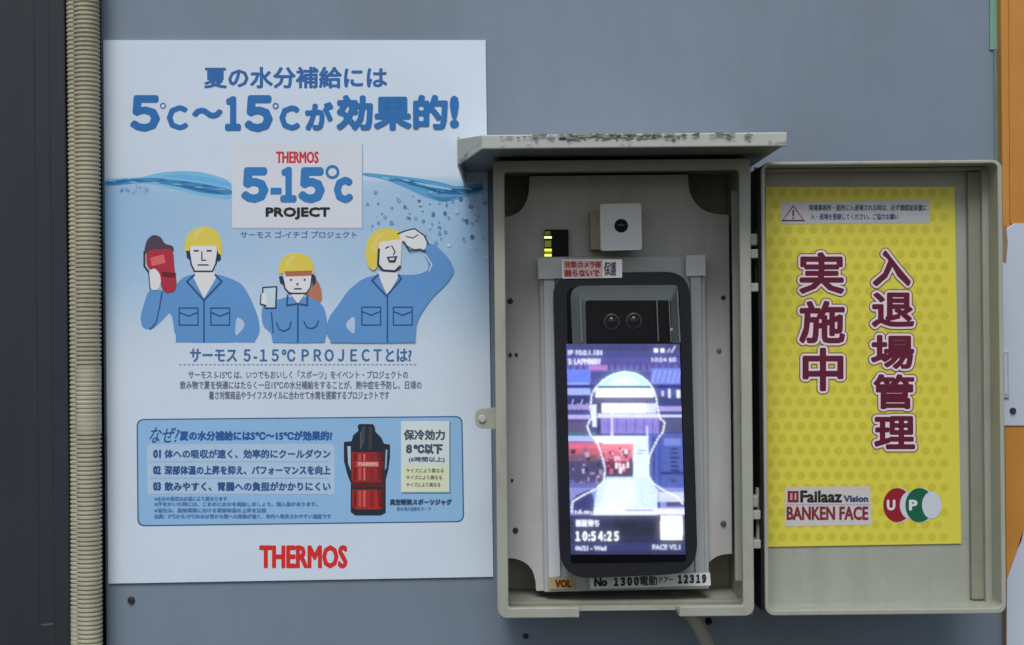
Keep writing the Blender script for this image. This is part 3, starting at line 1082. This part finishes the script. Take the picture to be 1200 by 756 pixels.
from_bm('side_skirt', bm, 'hood', hood)

# latch lug at the left
lug = slab('latch', rounded([(556, 480), (582, 478), (583, 503), (557, 502)], [9, 2, 2, 9]), 0.084, 0.006, 'box', box, bevel=0.0012)
disc('latch_button', 565, 491, 4.6, 0.0855, 0.002, 'hood', lug, n=20, bevel=0.0008)

# ---- the swung-open door
dX0, dX1, dZ0, dZ1 = box_at(894.5, 188.5, 1177, 720.5, DB)
DD = 0.070
wt = 0.0026
def ring_bm(x0, x1, z0, z1, wl, wr, wtp, wb, y0, y1, r=0.0):
    bm = bmesh.new()
    if r:
        o = arc(x0 + r, z0 + r, r, 270, 180) + arc(x0 + r, z1 - r, r, 180, 90) + arc(x1 - r, z1 - r, r, 90, 0) + arc(x1 - r, z0 + r, r, 360, 270)
        r2 = max(r - wl, 0.0008)
        i_ = arc(x0 + wl + r2, z0 + wb + r2, r2, 270, 180) + arc(x0 + wl + r2, z1 - wtp - r2, r2, 180, 90) + arc(x1 - wr - r2, z1 - wtp - r2, r2, 90, 0) + arc(x1 - wr - r2, z0 + wb + r2, r2, 360, 270)
    else:
        o = [(x0, z0), (x0, z1), (x1, z1), (x1, z0)]
        i_ = [(x0 + wl, z0 + wb), (x0 + wl, z1 - wtp), (x1 - wr, z1 - wtp), (x1 - wr, z0 + wb)]
    L = []
    for y in (y0, y1):
        L.append(([bm.verts.new((x, y, z)) for x, z in o], [bm.verts.new((x, y, z)) for x, z in i_]))
    (fo, fi), (ko, ki) = L
    n = len(o)
    for k in range(n):
        j = (k + 1) % n
        bm.faces.new((fo[k], fo[j], fi[j], fi[k]))
        bm.faces.new((ko[k], ki[k], ki[j], ko[j]))
        bm.faces.new((fo[k], ko[k], ko[j], fo[j]))
        bm.faces.new((fi[k], fi[j], ki[j], ki[k]))
    return bm


bm = bmesh.new()
add_box(bm, dX0 + 0.0005, dX1 - 0.0005, -DD, -DD + 0.003, dZ0 + 0.0005, dZ1 - 0.0005)
door = from_bm('door', bm, 'tray', box)
o = from_bm('door_rim', ring_bm(dX0, dX1, dZ0, dZ1, wt, wt * 1.25, wt * 0.9, wt * 1.5, -DB, -DD + 0.0035, r=0.0065), 'box', door, bevel=0.0007)
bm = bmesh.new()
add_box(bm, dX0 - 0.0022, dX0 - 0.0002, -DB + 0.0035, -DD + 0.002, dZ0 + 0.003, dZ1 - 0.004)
from_bm('gap_shade_strip', bm, 'dark', door)  # near-black strip standing in for the shade between box and door
# gasket channel: a raised frame set in from the rim, with the seal lying in it
gx1 = W(1160, 450, DD + 0.008).x
gx0 = W(1152, 450, DD + 0.008).x
gz0 = W(1040, 706, DD + 0.008).z
gz1 = W(1040, 197, DD + 0.008).z
bm = ring_bm(dX0 + 0.0032, gx1, gz0 - 0.003, gz1, 0.0001, gx1 - gx0, 0.002, 0.0028, -DD - 0.010, -DD - 0.0001)
from_bm('gasket_lip', bm, 'tray', door, bevel=0.0005)
bm = bmesh.new()
ga, gb = W(1136, 450, DD + 0.004).x, W(1151.5, 450, DD + 0.004).x
add_box(bm, ga, gb, -DD - 0.005, -DD - 0.0001, gz0 + 0.0005, gz1 - 0.0025)
from_bm('gasket', bm, 'gasket', door, bevel=0.001)
bm = bmesh.new()
add_box(bm, gx1 + 0.0004, dX1 - wt * 1.3, -DD - 0.004, -DD - 0.0001, gz0 - 0.002, gz1)
from_bm('channel_floor', bm, 'gasket', door)
disc('screw', 1163, 701, 2.2, DD + 0.0062, 0.002, 'rust', door, n=12)

# ---- hinges between box and door
def hinge(y_top, y_bar1, y_bar2, label=None):
    hx0, hx1 = W(878, y_bar1, DB).x - 0.0008, W(897, y_bar1, DB).x + 0.0005
    bm = bmesh.new()
    z1, z0 = W(888, y_bar1 - 5, DB - 0.01).z, W(888, y_bar1 + 5.5, DB - 0.01).z
    add_box(bm, hx0, hx1, -DB + 0.004, -DB + 0.030, z0, z1)
    h = from_bm('hinge', bm, 'box', box, bevel=0.0006)
    bm = bmesh.new()
    z3, z2 = W(888, y_bar2 - 5, DB - 0.01).z, W(888, y_bar2 + 5, DB - 0.01).z
    add_box(bm, hx0, hx1, -DB + 0.004, -DB + 0.030, z2, z3)
    from_bm('hinge_leaf', bm, 'box', h, bevel=0.0006)
    c = W(890.5, y_bar1, DB - 0.012)
    zt_ = W(888, y_top, DB - 0.01).z
    bm = bmesh.new()
    n = 16
    ra = 0.0030
    for (za, zb_) in ((z3, z0), (z1, zt_)):
        if za > zb_:
            za, zb_ = zb_, za
        A = [bm.verts.new((c.x + ra * math.cos(2 * math.pi * i / n), -DB + 0.012 + ra * math.sin(2 * math.pi * i / n), za)) for i in range(n)]
        B = [bm.verts.new((c.x + ra * math.cos(2 * math.pi * i / n), -DB + 0.012 + ra * math.sin(2 * math.pi * i / n), zb_)) for i in range(n)]
        bm.faces.new(A); bm.faces.new(B[::-1])
        for i in range(n):
            j = (i + 1) % n
            bm.faces.new((A[i], B[i], B[j], A[j]))
    from_bm('hinge_pin', bm, 'box', h, smooth=False)
    bm = bmesh.new()
    zk0, zk1 = W(888, y_top + 22, DB - 0.01).z, W(888, y_top + 8, DB - 0.01).z
    add_box(bm, hx0 + 0.002, hx0 + 0.0085, -DB + 0.006, -DB + 0.016, zk0, zk1)
    from_bm('hinge_lug', bm, 'box', h, bevel=0.0012)


hinge(266, 297.5, 337)
hinge(572, 602, 636.5)

# ================================================================== FACE TERMINAL
DT = 0.086
root = bpy.data.objects.new('face_terminal', None)
C.objects.link(root)
root.location = W(735, 678, 0.06)
ORG[root.name] = root.location.copy()
term = tag(root, 'upright black face recognition terminal with a lit violet camera screen inside the open box', 'terminal')
slab('bracket', [(632, 301), (826, 300), (831, 690), (638, 694)], 0.0535, 0.0055, 'bracket', term, bevel=0.0005)
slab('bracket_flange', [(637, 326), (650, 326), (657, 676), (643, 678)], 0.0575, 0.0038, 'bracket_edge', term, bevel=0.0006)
slab('bracket_flange', [(809, 323), (822, 323), (826, 672), (815, 674)], 0.0575, 0.0038, 'bracket', term, bevel=0.0006)
body_px = rounded([(648.5, 320), (808, 318), (818, 672), (657, 679)], [30, 30, 36, 36], 8)
slab('terminal_body', body_px, DT, 0.027, 'black_body', term, bevel=0.0022)
front_px = rounded([(664, 335), (796, 334), (804, 658), (669, 660)], [14, 14, 4, 4], 6)
front = slab('front_glass', front_px, DT + 0.0006, 0.0005, 'black_gloss', term, bevel=0.0001)

# camera window behind a clear cover
win = slab('camera_window', [(690, 354), (770, 354), (772, 400), (691, 400)], DT + 0.0012, 0.0005, 'black_gloss', term)
for (x, y) in ((717, 377), (743, 376)):
    ln = disc('lens', x, y, 9.5, DT + 0.0024, 0.0012, 'lens_ring', win, n=28, bevel=0.0004)
    dome('lens_glass', x, y, 7.6, DT + 0.00245, 0.0030, 'lens', ln)
disc('indicator', 787, 386, 1.8, DT + 0.0015, 0.0006, 'bracket_edge', win, n=12)
# clear cover: a sloped frame standing proud of the glass
bm = bmesh.new()
o_px = rounded([(668, 335), (794, 334), (798, 402), (671, 403)], [16, 5, 0, 0], 5)
i_px = rounded([(686, 352), (786, 352), (788, 402), (687, 403)], [4, 2, 0, 0], 5)
o3 = [W(x, y, DT + 0.0010) for x, y in o_px]
i3 = [W(x, y, DT + 0.0085) for x, y in i_px]
vo = [bm.verts.new(v) for v in o3]
vi = [bm.verts.new(v) for v in i3]
n_ = len(vo)
for k in range(n_):
    j = (k + 1) % n_
    if k == n_ - 2:      # open at the bottom edge
        continue
    bm.faces.new((vo[k], vo[j], vi[j], vi[k]))
cov = from_bm('clear_cover', bm, 'clear', term)
bm = bmesh.new()
bm.faces.new([bm.verts.new(W(x, y, DT + 0.0087)) for x, y in [(686.5, 352.5), (786.5, 352.5), (788, 402), (687, 402.5)]])
from_bm('cover_window', bm, 'clear_thin', cov)
for (a, c, w_) in (((769, 349), (771, 400), 1.2), ((783, 345), (786, 401), 1.2), ((793, 340), (796, 401), 1.5), ((679, 350), (681, 401), 2.0)):
    slab('cover_edge', [a, (a[0] + w_, a[1]), (c[0] + w_, c[1]), c], DT + 0.0098, 0.0008, 'clear', cov)

# the lit screen
p = Print(DT + 0.0009)
SL = 1.0
def sx(t, y):          # x across the screen, leaning like the terminal
    y = min(max(y, 403), 650)
    return 663.5 + (y - 403) * 5.5 / 247 + t * (133 + (y - 403) * 1.5 / 247)


def srect(col, x0, y0, x1, y1, up=True):
    """x given at mid-height of the screen, clamped to its sides"""
    def fx(x, y):
        L, Rr = sx(0, y), sx(1, y)
        return min(max(x, L), Rr)
    p.poly(col, [(fx(x0, y0), y0), (fx(x0, y1), y1), (fx(x1, y1), y1), (fx(x1, y0), y0)], up)


A, Z = 600, 900
srect((70, 78, 150), A, 403, Z, 650)
srect((62, 66, 120), A, 403, Z, 411)
srect((68, 74, 142), A, 411, Z, 419)
srect((84, 80, 160), A, 419, Z, 428)
srect((96, 96, 170), A, 428, Z, 436)
for k in range(18):
    x = 668 + k * 7.4
    srect((74, 66, 130), x, 426, x + 2.2, 434, up=(k == 0))
srect((176, 120, 190), 690, 428, 712, 434)
srect((98, 124, 222), A, 433, 692, 450)
srect((112, 130, 214), 763, 432, Z, 450)
for k in range(6):
    p.line((150, 170, 232), [(764 + k * 6, 448), (768 + k * 6, 434)], 1.2)
srect((140, 162, 226), A, 449, 690, 451)
srect((40, 48, 108), A, 451.5, Z, 455)
srect((150, 170, 232), A, 455, 692, 463)
srect((64, 70, 128), A, 463, Z, 512)
srect((46, 52, 104), A, 464, 694, 478)
for k in range(5):
    p.line((190, 200, 240), [(668 + k * 5.4, 480), (672 + k * 5.4, 468 + (k % 2) * 5)], 1.0)
srect((150, 140, 200), A, 474, 694, 480)
srect((176, 164, 220), A, 486, 692, 491)
srect((90, 84, 120), A, 495, 690, 507)
srect((60, 110, 130), A, 507, 698, 511)
srect((168, 176, 226), A, 511, 702, 517)
srect((160, 150, 214), 765, 476, Z, 482)
srect((200, 206, 236), 765, 486, Z, 489)
srect((78, 82, 128), 771, 492, Z, 506)
srect((190, 200, 250), 775, 458, 778, 464); srect((210, 220, 250), 783, 456, 786, 466); srect((220, 225, 250), 793, 457, 797, 468)
srect((50, 60, 120), 771, 466, 800, 474)
# head
p.poly((178, 222, 236), [(698, 455), (703, 448), (712, 441), (722, 437), (732, 435.5), (743, 437), (753, 441), (761, 448), (766, 455)])
p.poly((206, 236, 240), [(712, 451), (722, 441), (742, 441), (752, 451)])
srect((34, 46, 84), 697, 452, 766, 455)
srect((238, 244, 252), 698, 455, 766, 465.5)
srect((74, 72, 126), 697, 465.5, 770, 473)
srect((232, 238, 250), 704, 473, 757, 484)
srect((198, 206, 240), 757, 473, 769, 484)
srect((50, 48, 90), 700, 473, 705, 512); srect((214, 222, 246), 694, 474, 699, 500)
srect((206, 206, 236), 700, 485, 772, 490)
srect((134, 122, 200), 704, 490, 772, 508)
for k in range(6):
    srect((104, 96, 176), 712 + k * 10.5, 490, 713.4 + k * 10.5, 508, up=(k == 0))
srect((206, 206, 244), 716, 484, 718.4, 512); srect((196, 200, 240), 757.5, 499, 759.5, 512)
srect((214, 230, 246), 697, 511, 766, 520)
srect((204, 222, 244), 742, 514, 762, 562)
srect((110, 130, 184), 748, 527, 757, 528.6); srect((110, 130, 184), 747, 531, 754, 532.4)
# red hoarding
srect((206, 96, 128), A, 519, 706, 526)
srect((184, 92, 108), A, 526, 704, 538)
srect((120, 84, 104), A, 533, 700, 541)
srect((228, 120, 138), 705, 520, 742, 532)
srect((200, 112, 138), 707, 530, 742, 548)
srect((70, 46, 78), 709, 541, 742, 558.5)
rr = random.Random(3)
for k in range(34):
    x, y = rr.uniform(708, 738), rr.uniform(524, 550)
    srect(rr.choice(((240, 214, 230), (236, 190, 206), (120, 50, 80), (210, 90, 120), (60, 36, 66))), x, y, x + rr.uniform(1.5, 4), y + rr.uniform(2, 7))
srect((72, 70, 116), A, 541, 711, 572)
for k in range(46):
    x, y = rr.uniform(667, 708), rr.uniform(524, 574)
    srect(rr.choice(((56, 52, 92), (110, 96, 140), (150, 128, 160), (46, 56, 84), (96, 100, 160), (180, 160, 190))), x, y, x + rr.uniform(1.5, 6), y + rr.uniform(2, 6))
srect((98, 100, 176), A, 566, 704, 577)
# right-hand blue hoarding
srect((74, 94, 172), 760, 508, Z, 572)
srect((54, 66, 142), 764, 512, 768, 572); srect((58, 80, 168), 771, 508, 775, 574)
srect((52, 56, 130), 774, 553, Z, 556); srect((110, 130, 200), 778, 514, 798, 522)
for k in range(6):
    srect((50, 58, 128), 786, 525 + k * 5, 794 + (k % 3), 527.5 + k * 5, up=(k == 0))
srect((60, 70, 140), 786, 561, 792, 565)
# road and shoulders
srect((126, 136, 200), A, 572, Z, 604)
p.poly((190, 210, 242), [(711, 559), (760, 559), (771, 575), (771, 603), (694, 603), (699, 576)])
p.poly((206, 222, 248), [(712, 562), (745, 562), (745, 600), (702, 600)])
srect((220, 222, 246), 692, 595, 770, 603.5)
srect((96, 100, 160), 733, 597, 766, 598.6)
p.poly((56, 56, 116), [(sx(0, 588) + 1, 588), (676, 580), (692, 573), (697, 588), (695, 603), (674, 603)])
for k in range(8):
    x = 674 + k * 2.6
    srect((226, 230, 250), x, 597 + rr.uniform(0, 3), x + 1.6, 602, up=(k == 0))
srect((190, 196, 226), 772, 577, Z, 588)
srect((40, 44, 84), 770, 588, 774, 595); srect((62, 60, 100), 781, 588, Z, 594); srect((214, 214, 236), 770, 596, Z, 603)
# dotted outline of a head and shoulders
out_l = [(670, 600), (671, 588), (684, 580), (699, 573), (708, 563), (709, 548), (704, 530), (699, 516), (692, 510), (688, 500), (691, 493), (694, 490), (692, 478), (693, 464), (697, 456), (706, 446), (718, 439), (732, 435.5), (746, 438), (757, 445), (765, 455), (769, 466), (771, 480), (773, 490), (779, 495), (777, 506), (771, 514), (765, 526), (760, 537), (760, 558), (766, 567), (780, 576), (794, 582), (801, 592)]
p.up()
for a, c in zip(out_l[:-1], out_l[1:]):
    a, c = Vector(a), Vector(c)
    n = max(1, round((c - a).length / 4.2))
    for k in range(n):
        q0, q1 = a.lerp(c, k / n), a.lerp(c, (k + 0.62) / n)
        p.line((240, 246, 255), [tuple(q0), tuple(q1)], 1.7, up=False)
# bottom bar
srect((44, 48, 84), A, 603.5, Z, 650)
srect((38, 42, 66), 720, 606, 775, 628)
srect((50, 56, 108), A, 636, Z, 646)
p.text((224, 228, 246), '認証待ち', 675, 609, 702, 617, bold=0.4)
p.text((238, 240, 252), wide('10:54:25'), 675, 623, 724.5, 633.5, bold=0.7)
p.text((210, 216, 240), '06/21 - Wed', 674.5, 640, 710, 645, bold=0.3)
srect((244, 246, 250), 774, 604.5, 800, 633)
p.text((206, 212, 236), 'FACE V2.1', 765, 638.5, 797, 644, bold=0.3)
p.text((206, 214, 244), 'IP 10.0.1.181', 666, 410.5, 705, 416, bold=0.4)
p.text((220, 222, 246), 'S: LAPM8001', 666, 420.5, 703, 427, bold=0.4)
srect((232, 236, 250), 766, 408, 771, 413.4); srect((232, 236, 250), 774, 408, 779, 413.4)
p.line((200, 206, 236), [(782, 413), (785, 409)], 1.2); p.line((200, 206, 236), [(787, 413), (791, 406)], 1.6)
p.text((206, 212, 240), '10:54 60', 764, 419, 792, 424, bold=0.3)
scr = soft_picture(p, 'screen', 'screen', term, DT + 0.0009, [(663.5, 403), (796.5, 403), (803.5, 650), (669, 650)], 190, 350, blur=1.0, grain=0.055, glow=0.45, sat=0.9)

# ================================================================== THINGS STUCK INSIDE THE BOX
# thermal sensor
rootS = bpy.data.objects.new('thermal_sensor', None)
C.objects.link(rootS)
rootS.location = W(727, 292, 0.06)
ORG[rootS.name] = rootS.location.copy()
tag(rootS, 'small white square sensor with a round black lens above the terminal', 'sensor')
slab('sensor_pad', [(691, 248), (746, 246), (747, 292), (692, 293)], 0.062, 0.0155, 'cream', rootS, bevel=0.0008)
slab('sensor_housing', rounded([(703, 239), (751.5, 238), (752.5, 293), (704, 294)], 4, 4), 0.080, 0.0179, 'white_plastic', rootS, bevel=0.0012)
so = disc('sensor_lens', 728, 264.5, 8.0, 0.0806, 0.001, 'dark', rootS, n=28, bevel=0.0002)
dome('lens_glass', 728, 264.5, 6.2, 0.08065, 0.0026, 'lens', so)

# status lamp block
st = slab('status_display', [(638, 269), (666, 269), (666.5, 300.5), (638.5, 300.5)], 0.052, 0.0059, 'dark', None, bevel=0.0006)
tag(st, 'tiny black display block with lit yellow green bars, left of the white sensor', 'display')
p = Print(0.0523)
for (x0, x1, y0, y1, c) in ((637.8, 646.5, 277, 279.6, (250, 250, 190)), (638, 646.5, 291.6, 294.6, (228, 240, 60)), (638, 646.5, 298, 300.6, (240, 245, 120)), (638.5, 646, 282, 289.5, (78, 82, 10)), (638.5, 645, 271, 275.5, (58, 62, 8)), (638.5, 646.5, 295.2, 297.6, (110, 116, 12))):
    p.rect(c, x0, y0, x1, y1)
p.build('lit_bars', 'led', st)

# tapes and labels
t = slab('tape', [(630, 303), (659, 302.5), (659, 326), (631, 327)], 0.0600, 0.0010, 'tape', None)
tag(t, 'blank white square of tape left of the red printed label', 'tape', 'squares of white tape at the terminal bracket')
t = slab('tape', [(803.5, 299.5), (826.5, 298.5), (827, 323), (804, 323.5)], 0.0600, 0.0010, 'tape', None)
tag(t, 'blank white square of tape on the top right corner of the terminal bracket', 'tape', 'squares of white tape at the terminal bracket')
t = slab('sticker', [(658.5, 304), (729, 304), (729, 325.5), (659, 326.5)], 0.0870, 0.0010, M['tape'], None)
tag(t, 'small pinkish warning sticker with two lines of red print above the terminal screen', 'sticker')
p = Print(0.0871)
p.rect((206, 176, 174), 660, 305, 706, 325)
p.rect((214, 160, 120), 660, 308, 668, 312); p.rect((206, 156, 110), 660, 317, 668, 322)
p.text((158, 66, 62), '注意:カメラ部', 662, 306.5, 704, 313.5, bold=0.5)
p.text((150, 58, 60), '触らないで', 662, 316, 702, 324, bold=0.5)
p.text((92, 74, 86), '保護', 708, 307, 722, 323, bold=0.3)
p.build('sticker_lettering', 'ink_matte', t)

t = slab('asset_label', [(690, 675.5), (832, 671), (833, 686), (692, 690.5)], 0.0640, 0.0008, M['tape'], None)
tag(t, 'long white number label stuck under the terminal, with black handwriting style print', 'label')
p = Print(0.0641)
p.text((40, 46, 56), 'No', 697, 678, 711, 687, bold=0.9, slope=-0.03)
p.text((40, 46, 56), wide('1300'), 720, 677.5, 748, 686.5, bold=0.8, slope=-0.03)
p.text((40, 46, 56), '電動', 750, 675.5, 770, 686.5, bold=0.25, slope=-0.03)
p.text((70, 78, 90), 'ドアー', 773, 676.5, 789, 683, bold=0.2, slope=-0.03)
p.text((40, 46, 56), wide('12319'), 795, 674.5, 827, 683.5, bold=0.8, slope=-0.03)
p.build('label_lettering', 'ink_matte', t)
t = slab('warning_label', [(642, 677), (672, 676.5), (672, 690), (643, 690.5)], 0.0600, 0.0008, paint('tan_label_paper', (0.42, 0.34, 0.20), var=0.1, scale=40), None)
tag(t, 'small tan label with dark orange letters at the lower left of the terminal', 'label')
p = Print(0.0601)
p.rect((190, 140, 66), 651, 679, 670, 689)
p.text((86, 56, 22), 'VOL', 651, 680, 669, 688, bold=0.8)
p.build('label_lettering', 'ink_matte', t)

# cable leaving through the notch
def tube(name, pts, r, mat, parent=None, n=14):
    cu = bpy.data.curves.new(name, 'CURVE')
    cu.dimensions = '3D'
    sp = cu.splines.new('NURBS')
    sp.points.add(len(pts) - 1)
    for q_, pt in zip(sp.points, pts):
        q_.co = (*pt, 1)
    sp.use_endpoint_u = True
    sp.order_u = 4
    cu.bevel_depth = r
    cu.bevel_resolution = 4
    cu.resolution_u = 12
    ob = bpy.data.objects.new(name, cu)
    C.objects.link(ob)
    bpy.context.view_layer.update()
    me = bpy.data.meshes.new_from_object(ob.evaluated_get(bpy.context.evaluated_depsgraph_get()))
    bpy.data.objects.remove(ob)
    me.materials.clear()
    me.materials.append(M[mat])
    for f in me.polygons:
        f.use_smooth = True
    return link(name, me, parent)


cb = tube('power_cable', [W(790, 700, 0.030), W(800, 708, 0.040), W(812, 722, 0.052), W(822, 740, 0.050), W(834, 765, 0.040), W(848, 810, 0.025), W(852, 860, 0.012), W(852, 1400, 0.012)], 0.0050, 'cable')
tag(cb, 'grey beige round cable coming out of the notch under the box', 'cable')
disc('cable_clip', 831, 729, 4.0, 0.046, 0.006, 'dark', cb, n=16, bevel=0.001)

# ================================================================== YELLOW SHEET IN THE DOOR
DY = DD + 0.0012
YQ = [(897.5, 219), (1118.5, 219), (1126.5, 637), (897.5, 641)]
ysheet = slab('notice_sheet', YQ, DY, 0.0009, paint('yellow_dotted_paper', (0.77, 0.69, 0.075), rough=0.4, var=0.04, scale=9), None)
tag(ysheet, 'bright yellow dotted entry control notice with maroon characters inside the open door', 'notice')
p = Print(DY + 4e-5)
for j in range(29):
    for i in range(16):
        x = 902 + i * 14.6 + (7.3 if j % 2 else 0)
        y = 226 + j * 14.4
        if x > 1112 or y > 633:
            continue
        p.poly((213, 202, 68), circle(x, y, 5.0, 10), up=False)
p.build('dot_pattern', 'ink', ysheet)
p = Print(DY + 1.5e-4)
p.poly((196, 198, 202), rounded([(915, 237), (1089, 234), (1090, 261), (915, 263)], 2))
p.poly((180, 60, 110), [(929.5, 240), (943, 259), (916, 259)])
p.poly((196, 198, 202), [(929.5, 243), (940.6, 257.6), (918.4, 257.6)])
p.rect((40, 30, 50), 928.6, 246, 930.6, 253); p.rect((40, 30, 50), 928.6, 254.5, 930.6, 256.5)
p.rect((60, 50, 60), 916, 258, 943, 259.4)
p.text((70, 88, 84), '現場事務所・詰所に入退場される時は、必ず顔認証装置に', 948, 240, 1086, 247, bold=0.22, copies=4)
p.text((76, 82, 124), '入・退場を登録してください。ご協力お願い', 950, 250.5, 1053, 257.5, bold=0.22, copies=4)
p.build('warning_strip', 'ink', ysheet)


p = Print(DY + 1.6e-4)
chars = [('実', 938, 297, 988, 343), ('施', 938, 354, 989, 401), ('中', 942, 409, 987, 457),
         ('入', 1024, 295, 1066, 334), ('退', 1023, 344, 1070, 382), ('場', 1022, 394, 1070, 431), ('管', 1025, 440, 1070, 478), ('理', 1026, 489, 1071, 525)]
DK_ = p.d
for pas, col, bo, n in ((0, (104, 78, 52), 5.3, 18), (1, (240, 220, 228), 4.2, 18), (2, (104, 26, 52), 1.5, 14)):
    p.d = DK_ + pas * 1.6e-4
    for ch, a, b1, c, d1 in chars:
        p.d = DK_ + pas * 1.6e-4
        p.text(col, ch, a, b1, c, d1, bold=bo, copies=n)
p.build('main_lettering', 'ink', ysheet)

p = Print(DY + 1.5e-4)
p.poly((208, 204, 200), [(920, 571), (1020, 570), (1021, 615), (920, 617)])
p.rect((124, 40, 66), 923, 575.5, 936, 589)
p.rect((214, 150, 160), 926, 578, 928.6, 586); p.rect((214, 150, 160), 931, 578, 933.4, 586)
p.text((44, 44, 40), 'Failaaz', 938.5, 575.5, 986, 588.5, bold=0.8)
p.text((60, 70, 110), 'Vision', 989, 581, 1017, 588, bold=0.6)
p.rect((200, 176, 196), 921.5, 590.5, 1019.5, 592)
p.text((132, 44, 56), 'BANKEN FACE', 922.5, 594, 1017, 609, bold=0.65)
p.build('maker_lettering', 'ink', ysheet)
p = Print(DY + 1.5e-4)
for (cx, col, ch) in ((1051.5, (150, 30, 48), 'U'), (1077.5, (22, 100, 72), 'P')):
    p.up(3)
    p.poly((206, 214, 214), circle(cx + 1.5, 592, 17.0, 36, ry=20.5))
    p.poly(col, circle(cx, 592, 16.5, 36, ry=20.0))
    # the bite that makes it a crescent
    p.poly((206, 214, 222), circle(cx + 14.5, 592, 11.5, 28, ry=16.0))
    p.text((226, 226, 226), ch, cx - 11.5, 586.5, cx - 3, 597.5, bold=0.8)
p.build('round_emblems', 'ink', ysheet)

# ================================================================== AT THE RIGHT EDGE
DO = 0.010
ob = slab('orange_board', [(1171, -160), (1420, -160), (1428, 900), (1181.5, 900)], DO, 0.009, 'orange', None, bevel=0.001)
tag(ob, 'orange board with pale rounded shapes at the right edge, half behind the box door', 'board')
slab('pale_figure', [(1420, 262), (1188, 262), (1179, 268), (1173, 282), (1172, 300), (1173, 499), (1420, 499)], DO + 0.0012, 0.0010, 'palepaint', ob, bevel=0.0004)
slab('pale_shape', [(1420, 600), (1204, 606), (1198, 634), (1190, 652), (1184, 668), (1180, 680), (1179, 900), (1420, 900)], DO + 0.0012, 0.0010, 'palepaint', ob, bevel=0.0004)
slab('board_trim', [(1181, -155), (1183.5, -155), (1186.5, 262), (1184, 262)], DO + 0.0012, 0.0010, 'orange', ob)
slab('brown_edge', [(1174, 268), (1179, 262), (1181, 285), (1179, 308), (1175, 306)], DO + 0.0016, 0.0003, paint('brown_smudge_paint', (0.30, 0.20, 0.13), var=0.2, scale=60), ob)
slab('slot_trim', [(1174, 412), (1182, 411), (1183, 466), (1175, 467)], DO + 0.0030, 0.0017, 'bracket', ob, bevel=0.0004)
slab('slot', [(1176.5, 416), (1179.5, 416), (1180.5, 462), (1177.5, 462)], DO + 0.0034, 0.0003, 'palepaint', ob)
disc('screw', 1188, 481.5, 4.0, DO + 0.0032, 0.0020, 'rust', ob, n=16, bevel=0.0004, r1=0.8)

t = slab('green_tape', [(1160.5, -150), (1170.5, -150), (1171, 58), (1160, 58)], 0.0016, 0.0010, 'mint', None)
tag(t, 'bright mint green strip of tape above the dull strip, beside the orange board', 'tape', 'mint green tape along the orange board')
t = slab('green_tape', [(1164.5, 58.5), (1171, 58.5), (1176, 330), (1168, 330)], 0.0014, 0.0008, paint('dull_green_tape', (0.17, 0.26, 0.22), var=0.15, scale=30), None)
tag(t, 'dull narrow strip of green tape running down behind the door, beside the orange board', 'tape', 'mint green tape along the orange board')

# wall screws
for (x, y, lab) in ((153, 704, 'dark rusty screw in the wall below the left corner of the poster'), (616, 746, 'small dark screw in the wall just below the open box')):
    s_ = disc('wall_screw', x, y, 4.6 if x < 200 else 3.4, 0.0022, 0.0020, 'rust', None, n=18, bevel=0.0004, r1=0.75)
    tag(s_, lab, 'screw', 'screws in the wall panel')
    slab('screw_slot', rect(x - 2.2, y - 0.5, x + 2.2, y + 0.5), 0.0024, 0.0001, 'dark', s_)
